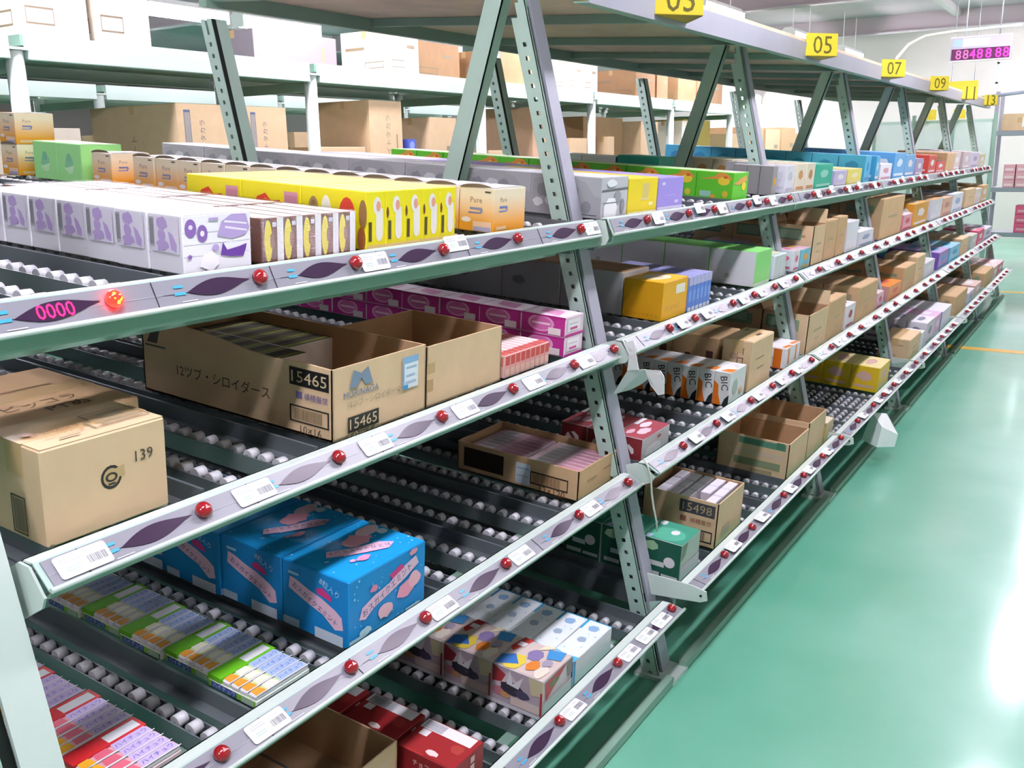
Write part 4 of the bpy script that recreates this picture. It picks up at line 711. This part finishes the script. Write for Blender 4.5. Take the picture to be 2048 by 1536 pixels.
far_goods('C', [
    (4.32, 4.66, .19, .22, 2, KG, 'kraft carton with a green plate'), (4.68, 5.0, .205, .22, 2, K, 'kraft carton beside the green plate one'), (5.05, 5.24, .13, .10, 2, ('#ebe9f0', '#e0dee8', '#f2f0f5', '#b03a4a'), 'white bottle box'), (5.30, 5.76, .195, .2, 2, K, 'tall kraft carton'), (5.80, 5.97, .10, .14, 2, ('#dfb8c6', '#d8acbc', '#e6c8d2', '#c04a6a'), 'pale pink box'),
    (6.13, 6.5, .10, .16, 2, ('#e89a5a', '#e2a6a0', '#ef8f3a', '#cf5a4a'), 'orange lidded box'), (6.55, 6.95, .17, .22, 2, K, 'kraft carton, left of two'), (6.98, 7.3, .2, .22, 1, K, 'kraft carton, right of two'), (7.35, 7.75, .12, .12, 2, ('#dedbe4', '#d2d0da', '#e6e4ec'), 'white small box'),
    (7.95, 8.4, .14, .16, 3, ('#a98acb', '#7a58b4', '#cdb2e0', '#5aa4dc'), 'purple box'), (8.5, 9.05, .13, .16, 2, ('#8cc8e2', '#6cbade', '#a6d6ea', '#2f9fd0'), 'sky blue box'), (9.1, 9.55, .15, .16, 2, K, 'kraft carton'), (9.75, 10.15, .13, .16, 2, ('#cfcfcc', '#b9c4c4', '#dcd8c4'), 'grey beige box'),
    (10.2, 10.65, .14, .16, 2, ('#e0567a', '#d84a70', '#ea7a98'), 'hot pink box'), (10.7, 11.3, .12, .16, 2, ('#d6d0e0', '#c9c4da', '#e2deea', '#8f90b8'), 'lilac white box')])
far_goods('D', [
    (5.285, 5.56, .14, .15, 4, ('#e6c83c', '#e2bd22', '#f0e0a0', '#d8b0a4'), 'shiny yellow snack pack'), (6.13, 6.5, .15, .18, 1, K, 'kraft carton'), (6.53, 6.65, .13, .12, 1, ('#ebeaf0', '#e0dfe8', '#f2f1f6'), 'white small box'), (6.72, 7.02, .165, .13, 3, ('#dfd6e2', '#e4e0ea', '#eeeaf2', '#8d8aa0'), 'white tall box'), (7.04, 7.3, .16, .16, 2, ('#e0b4d6', '#d9a6ce', '#e6bfe0'), 'pink box'),
    (7.36, 7.78, .15, .14, 2, ('#e4e2ec', '#8a78bc', '#ece9f2'), 'white and violet box'), (7.95, 8.6, .18, .2, 2, K, 'kraft carton'), (8.7, 9.1, .11, .14, 2, ('#d2c4cc', '#b6c6de', '#ddd0d6', '#7aa4dc'), 'blue and pink box'), (9.13, 9.55, .12, .16, 2, ('#d9b6a8', '#cfaa9a', '#e2c4b8'), 'salmon box'), (9.75, 10.4, .16, .2, 2, K, 'kraft carton'),
    (10.45, 10.85, .14, .16, 2, ('#d8b2ac', '#cea49e', '#e0c0ba'), 'dull pink box'), (10.9, 11.35, .13, .16, 2, ('#d87480', '#ce6672', '#e08e98'), 'red pink box at the rack end')])
box_type('gz', .05, .12, .10, '#c9b48a', '#b89e70', '#e0d4b8', [('r', 'S', .1, .3, .9, .8, '#d9c06a')]); row('gz', 'snack_box', 2, 'D', 4.2, 1, 'tiny tan box squeezed at the bay end on bottom shelf', 'box')

# ------------------------------------------------------------------ things hung on the flow rack
for i, yc in enumerate((3.01, 4.67, 6.26, 7.9, 9.5, 11.0), 2):
    y = yc-.13; z = 1.99; s = MB(); A, B, C = (-1.302, y), (-1.195, y+.13), (-1.302, y+.26)
    s.hexa([(*A, z), (*B, z), (*B, z+.1), (*A, z+.1)] + [(p[0]-.004, p[1]+.004, q) for p, q in ((A, z), (B, z), (B, z+.1), (A, z+.1))], YSIGN)
    s.hexa([(*B, z), (*C, z), (*C, z+.1), (*B, z+.1)] + [(p[0]-.004, p[1]-.004, q) for p, q in ((B, z), (C, z), (C, z+.1), (B, z+.1))], YSIGN)
    s.prism([(*A, z), (*B, z), (*C, z)], (0, 0, .003), mat('#b99a2a', .5))
    o = tag(s.build('bay_number_sign'), f'yellow wedge bay number sign on the roof beam, {["nearest", "second", "third", "fourth", "fifth", "farthest"][i-2]} one', 'sign', 'bay number signs')
    t = MB(); dx, dy = B[0]-A[0], B[1]-A[1]; nx, ny = dy, -dx; l = math.hypot(nx, ny); nx, ny = nx/l*.0008, ny/l*.0008
    put_text(t, f'{2*i-1:02d}', lambda a, c: (A[0]+dx*a/.168+nx, A[1]+dy*a/.168+ny, z+c), .088, .05, .1, mat('#6b6020', .6)); t.build('printed_number', o)
y = ybay(NB+1) + .1
def sheet(name, groups, label, cat):
    """thin paper folded into several facets"""
    e = empty(name, groups[0][0][0], label, cat); b0 = Vector(groups[0][0][0])
    for pts, m in groups:
        q = MB(); q.prism([Vector(p)-b0 for p in pts], (.001, .0015, .0005), m); q.build('paper_facet', e)
PAP = mat('#f3f4f4', .5); PAPG = mat('#cfd8d4', .55)
sheet('torn_paper', [([(-1.185, 2.44, 1.03), (-1.151, 2.435, 1.044), (-1.132, 2.43, 1.013), (-1.141, 2.43, 1.006), (-1.167, 2.44, .998)], PAP), ([(-1.167, 2.44, .998), (-1.141, 2.43, 1.006), (-1.131, 2.43, .96), (-1.172, 2.442, .951)], PAP),
    ([(-1.171, 2.44, .951), (-1.115, 2.44, .961), (-1.108, 2.46, .933), (-1.149, 2.48, .901), (-1.181, 2.48, .882), (-1.209, 2.47, .873), (-1.234, 2.47, .863)], PAPG), ([(-1.115, 2.44, .959), (-1.059, 2.42, .966), (-1.042, 2.41, .951), (-1.041, 2.41, .902), (-1.064, 2.42, .894), (-1.098, 2.44, .916)], PAP)], 'torn white paper taped to the second shelf rail end', 'paper')
b = MB(); b.tube([(-1.115, 2.44, .69), (-1.10, 2.435, .672), (-1.09, 2.44, .635), (-1.087, 2.44, .588), (-1.08, 2.44, .542), (-1.069, 2.44, .496), (-1.072, 2.45, .464)], .003, 8, mat('#c9cfbe', .5)); tag(b.build('hanging_cord'), 'pale cord hanging from the third shelf post joint', 'cord')
q = Vector((-.99, 4.9, .13)); e = empty('paper_tray', q, 'white folded paper tray hung under the bottom rail', 'tray')
for nm, pts, m in (('tray_wall', [(-.02, 0, -.02), (.06, -.02, -.045), (.075, 0, .06), (.02, .02, .125)], PAPG), ('tray_face', [(.06, -.02, -.045), (.135, .05, -.05), (.145, .06, .015), (.075, 0, .06)], PAP), ('tray_top', [(.075, 0, .06), (.145, .06, .015), (.075, .09, .11), (.02, .02, .125)], PAP), ('tray_wall', [(.135, .05, -.05), (.145, .06, .015), (.075, .12, .10), (.05, .12, -.03)], PAP)):
    t = MB(); t.prism(pts, (-.001, .002, 0), m); t.build(nm, e)

# ------------------------------------------------------------------ storage racks behind the flow rack
def stock_rack(name, xf, ys, levels, depth, label, cap):
    e = empty(name, (xf, ys[0], 0), label, 'rack', 'storage racks in the hall'); o = Vector((xf, ys[0], 0)); BR_ = mat('#d3e9e1', .35, noise=.03, scale=3)
    for y in ys:
        for x in (-.045, -depth+.045):
            p = MB(); p.tube([(x, y-ys[0], 0), (x, y-ys[0], cap)], .042, 12, MINT_L); p.box(x-.05, x+.05, y-ys[0]-.05, y-ys[0]+.05, cap, cap+.012, MINT_L); p.build('post', e)
        p = MB(); p.box(-depth+.05, -.05, y-ys[0]-.015, y-ys[0]+.015, cap-.1, cap-.04, MINT_D); p.build('end_tie', e)
    for z in levels:
        for a, c in zip(ys[:-1], ys[1:]):
            for x in (0, -depth): p = MB(); p.box(x-.03, x, a-ys[0]+.045, c-ys[0]-.045, z-.115, z, BR_); p.box(x-.05 if x == 0 else x, x if x == 0 else x+.05, a-ys[0]+.045, c-ys[0]-.045, z-.118, z-.114, MINT_D); p.build('shelf_beam', e)
            nb = 2
            for k in range(nb):
                u0 = a-ys[0]+.03+(c-a-.06)/nb*k; p = MB(); p.box(-depth+.03, -.03, u0, u0+(c-a-.06)/nb-.004, z-.05, z, MINT_D); p.build('deck_panel', e)
    return e
KY = [.75, 2.71, 4.69, 6.64, 8.58, 10.53, 12.5]
stock_rack('storage_rack', -4.5, KY, (2.175, 1.2, .25), .95, 'pale mint storage rack directly behind the flow rack', 2.10)
stock_rack('storage_rack', -7.2, [1.0, 3.0, 5.0, 7.0, 9.0, 11.0], (2.2, 1.35, .3), .95, 'pale mint storage rack farther left in the hall', 2.12)
stock_rack('storage_rack', -4.5, [12.7, 14.6, 16.5], (1.2, .25), .95, 'low mint storage rack beyond the end of the tall one', 1.19)
def stock(x, y0, y1, z, h, d, m, desc, prints='n', lid=True):
    _n[0] += 1; key = f'st{_n[0]}'; rr = random.Random(_n[0]); pr = []
    if prints == 'n': pr = [*frame('F', .1, .12, .5, .3, .02, '#8d7c66', .012), ('r', 'F', .6, .6, .85, .68, '#a08c70'), ('r', 'S', .1, .55, .5, .62, '#9a8468'), *frame('S', .5, .1, .9, .26, .02, '#8d7c66', .012)]
    elif prints == 'v': pr = [('t', 'F', .45, .66, .42, 'ホワイトタカラ', '#6d6a70', 90), ('r', 'F', .12, .55, .24, .95, '#5a6a8c'), ('bars', 'F', .13, .57, .23, .93, '#d9c8b0'), ('t', 'S', .5, .5, .5, 'チョコレート', '#8d7c66', 90)]
    elif prints == 'u': pr = [('t', 'F', .55, .62, .5, 'ホワイトタカラ', '#8f8672', 90), ('r', 'F', .8, .3, .84, .7, '#a08c70')]
    carton_type(key, d, y1-y0, h, pr, m=m); spawn(key, 'shipping_carton', (x, y0, z+.001), desc, 'carton', 'cartons on the storage racks', rot=(0, 0, 0))
CW = mat('#eadfce', .7, noise=.04, scale=8); KU = mat('#b48d66', .75, noise=.06, scale=10); CL = mat('#978b96', .7, noise=.04, scale=8); CY = mat('#b09a3a', .7)
for x, y0, y1, h, d, m, pr, nm in ((-4.55, 2.76, 3.13, .46, .5, CW, 'n', 'bright pale carton by the left end of upper deck'), (-4.55, 3.17, 3.50, .46, .5, CW, 'n', 'bright pale carton beside another on the upper deck'), (-5.0, 4.65, 5.45, .25, .4, CL, 'u', 'greyish lilac carton set back on the upper deck'), (-4.55, 5.50, 5.85, .29, .45, CW, 'n', 'pale carton with brown side on the upper deck'),
    (-4.7, 5.98, 6.58, .27, .5, KU, 'n', 'wide kraft carton on the upper deck behind the diagonal brace'), (-4.55, 6.78, 7.55, .25, .5, KU, 'v', 'kraft carton with column lettering on the upper deck'), (-4.55, 8.09, 8.42, .28, .45, CW, 'n', 'pale carton, left of a pair on upper deck'), (-4.55, 8.425, 8.72, .28, .45, CW, 'n', 'pale carton, right of a pair on upper deck'), (-4.9, 9.1, 9.35, .2, .3, KU, '', 'small kraft carton set back on the upper deck'),
    (-4.55, 9.6, 10.1, .28, .6, KU, 'n', 'kraft carton before the sixth rack post, upper deck'), (-4.55, 10.15, 10.45, .28, .5, KU, 'n', 'narrow kraft carton touching the sixth rack post'), (-4.55, 10.75, 11.3, .28, .6, KU, 'n', 'kraft carton after the sixth rack post, upper deck'), (-4.55, 11.35, 12.2, .3, .6, KU, 'n', 'kraft carton near the far end of the upper deck')):
    stock(x, y0, y1, 2.175, h, d, m, nm, pr)
for x, y0, y1, h, d, m, pr, nm in ((-4.55, 3.62, 4.0, .69, .8, KRAFT_L, 'v', 'tall kraft carton with blue plate, lower deck, left of two'), (-4.55, 4.12, 4.46, .69, .6, KRAFT_L, 'v', 'tall kraft carton with blue plate, lower deck, right of two'), (-4.55, 4.75, 5.2, .45, .6, KRAFT_L, 'n', 'kraft carton with white slip behind the second rack post'), (-4.55, 5.26, 5.62, .77, .5, KRAFT_L, 'u', 'tallest kraft carton on the lower deck'),
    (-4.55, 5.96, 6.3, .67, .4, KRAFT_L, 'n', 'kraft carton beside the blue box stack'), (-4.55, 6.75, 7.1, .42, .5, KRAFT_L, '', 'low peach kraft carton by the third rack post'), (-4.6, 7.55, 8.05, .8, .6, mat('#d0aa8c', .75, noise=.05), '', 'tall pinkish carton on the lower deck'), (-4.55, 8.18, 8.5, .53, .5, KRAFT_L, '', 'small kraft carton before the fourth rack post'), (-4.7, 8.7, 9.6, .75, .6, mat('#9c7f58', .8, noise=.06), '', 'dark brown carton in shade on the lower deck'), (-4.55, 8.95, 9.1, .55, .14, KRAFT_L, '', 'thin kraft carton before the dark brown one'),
    (-4.55, 9.75, 10.2, .72, .5, KRAFT_L, 'n', 'kraft carton with grey print on the lower deck'), (-4.55, 10.9, 11.2, .75, .5, CW, '', 'pale upright carton on the lower deck'), (-4.7, 11.3, 12.2, .78, .5, CY, '', 'olive yellow carton on the lower deck')):
    stock(x, y0, y1, 1.2, h, d, m, nm, pr)
for i, (y0, y1, h) in enumerate(((12.75, 13.25, .62), (13.4, 14.1, .72), (14.2, 14.9, .7), (15.0, 15.7, .74), (15.8, 16.4, .66))):
    stock(-4.6, y0, y1, 1.2, h, .6, KRAFT if i % 2 else KRAFT_L, f'kraft carton on the low rack, {"first" if not i else ORD[i]} from its near end', 'n')
for i in range(5):
    _n[0] += 1; box_type(f'sb{i}', .2, .1, .1, '#4a62c4', '#4055b4', '#5a70cc', [('e', 'F', .5, .55, .3, .3, '#8f9fe0'), ('r', 'F', .2, .1, .8, .25, '#c9d0ee')])
    spawn(f'sb{i}', 'snack_box', (-4.55, 5.68, 1.201+.1015*i), f'small blue box, {["lowest", "second", "middle", "fourth", "topmost"][i]} of the stack of five', 'box', 'stack of small blue boxes', rot=(0, 0, 0))
k = 0
for y0, y1, h in ((1.1, 1.9, .5), (1.95, 2.7, .5), (3.1, 3.9, .48), (4.0, 4.8, .5), (5.2, 6.0, .46), (6.1, 6.8, .5), (7.2, 8.0, .5), (8.1, 8.8, .48), (9.2, 10.0, .5)):
    stock(-7.25, y0, y1, 1.35, h, .6, CW if k % 2 else KRAFT_L, f'carton on the middle deck of the farther rack, {ORD[k] if k else "first"} from left', 'n'); k += 1

# ------------------------------------------------------------------ far end of the hall
e = empty('partition_screen', (-2.2, 13.6, 0), 'mint green steel partition at the far end', 'partition')
for i in range(3):
    q = MB(); q.box(-.72+.48*i, -.245+.48*i, 0, .03, .1, 1.93, MINT); q.box(-.70+.48*i, -.265+.48*i, -.004, 0, .14, 1.89, MINT_L); q.build('steel_panel', e)
for i in range(4): q = MB(); q.box(-.74+.48*i, -.70+.48*i, -.015, .045, 0, 2.0, MINT_D); q.build('frame_post', e)
for i, (x0, x1, z0, z1) in enumerate(((-2.33, -2.16, 1.935, 2.06), (-1.96, -1.82, 1.94, 2.05))):
    q = MB(); q.box(x0, x1, 13.5, 13.52, z0, z1, YSIGN); q.box(x0+.02, x0+.03, 13.52, 13.58, z0-.05, z1, MINT_D); tag(q.build('yellow_board'), f'small yellow board on the partition top, {["left", "right"][i]}', 'sign', 'yellow boards at the far end')
q = MB(); q.box(-2.05, -1.69, 13.4, 13.415, 2.24, 2.39, YSIGN); o = tag(q.build('yellow_board'), 'wide yellow board hung under the ceiling at the far end', 'sign', 'yellow boards at the far end')
q = MB(); q.tube([(-2.0, 13.407, 2.39), (-2.0, 13.407, 3.65)], .005, 6, STEEL); q.tube([(-1.74, 13.407, 2.39), (-1.74, 13.407, 3.65)], .005, 6, STEEL); q.build('hanging_wire', o)
q = MB(); q.tube([(-1.75, 13.9, 2.2), (-1.1, 13.9, 2.26)], .02, 8, mat('#9aa2b4', .4)); tag(q.build('wall_pipe'), 'grey blue pipe below the yellow board, far end', 'pipe')
e = empty('end_rack', (-1.6, 14.5, 0), 'grey storage rack across the far end of the aisle', 'rack')
for x in (0, 1.4, 2.8, 4.2):
    for y in (0, .6): q = MB(); q.box(x, x+.05, y, y+.05, 0, 2.3, GREY_LITMINT); q.build('post', e)
for z in (.45, 1.05, 1.79):
    q = MB(); q.box(.05, 4.2, .0, .6, z-.06, z, mat('#8f959c', .5)); q.build('shelf_board', e)
for i in range(7):
    stock_x = -1.5 + .5*i; _n[0] += 1; key = f'er{i}'
    b = MB(); b.chamfer(-.44, 0, 0, .4, 0, .22+.03*(i % 3), .003, KRAFT_L, KRAFT_L, KRAFT_L); b.box(-.26, -.18, -.001, .4, .1, .17, mat('#cfae7d', .3)); b.box(-.2, -.06, -.002, 0, .05, .17, WHITE)
    o = b.build('shipping_carton'); o.location = (stock_x+.44, 14.55, 1.791); tag(o, f'kraft carton with white label on the end rack, {ORD[i] if i else "first"} from left', 'carton', 'cartons on the end rack')
PK2 = mat('#d98a96', .5); PK3 = mat('#e0a9b0', .5)
for i in range(4):
    for j in range(3):
        b = MB(); b.chamfer(-.14, 0, 0, .3, 0, .1, .003, PK2, PK3, PK3); b.box(-.12, -.02, -.001, 0, .02, .05, mat('#f0d6d8', .5)); o = b.build('candy_box'); o.location = (-1.28+.15*i, 14.52, 1.051+.1012*j); tag(o, f'pink box on the end rack, {["bottom", "middle", "top"][j]} layer, {["first", "second", "third", "fourth"][i]} from left', 'box', 'pink boxes on the end rack')
for i in range(4):
    for j in range(3):
        b = MB(); b.chamfer(-.18, 0, 0, .3, 0, .12, .003, mat('#cf4a70', .5), mat('#d65a7e', .5), PK2); b.box(-.15, -.03, -.001, 0, .03, .06, PK3); o = b.build('candy_box'); o.location = (-1.05+.19*i, 14.52, .451+.1212*j); tag(o, f'crimson box on the end rack, {["bottom", "middle", "top"][j]} layer, {["first", "second", "third", "fourth"][i]} from left', 'box', 'crimson boxes on the end rack')
# status display over the aisle
e = empty('status_display', (-1.6, 10.5, 2.395), 'hanging status display with glowing magenta digits', 'display')
q = MB(); q.box(0, .53, 0, .09, 0, .225, mat('#b3b2c4', .45)); q.box(-.004, .534, -.006, .0, .218, .228, mat('#dfe2ea', .4)); q.box(-.004, .534, -.006, .0, -.003, .006, mat('#dfe2ea', .4)); q.build('display_case', e)
q = MB(); q.box(.02, .10, -.004, 0, .135, .205, mat('#9fc0e6', .4)); q.box(.105, .34, -.004, 0, .135, .21, mat('#d9d9e6', .4)); q.build('title_plate', e)
q = MB(); q.box(.01, .52, -.003, 0, .012, .115, mat('#5a2a52', .3)); q.build('display_window', e)
LM = mat('#ff1f8a', .4, emit=1.1); LD = mat('#b8578f', .4, emit=.35); q = MB()
for x, t in ((.045, '8'), (.11, '8')): put_text(q, t, lambda a, c: (a, -.0045, c), x+.03, .063, .05, LD, stretch=.085)
for x, t in ((.17, '4'), (.235, '8'), (.31, '8'), (.395, '8'), (.46, '8')): put_text(q, t, lambda a, c: (a, -.0045, c), x+.03, .063, .052, LM, stretch=.088)
q.build('led_digits', e)
q = MB(); q.tube([(-.55, .045, -.3), (-.55, .045, -.1), (-.5, .045, .08), (-.4, .045, .2), (-.25, .045, .27), (0, .045, .29), (.6, .045, .30)], .014, 10, MINT_L); q.build('conduit', e)
for x in (.12, .42): q = MB(); q.tube([(x, .045, .22), (x, .045, 1.3)], .006, 6, STEEL); q.build('hanging_rod', e)
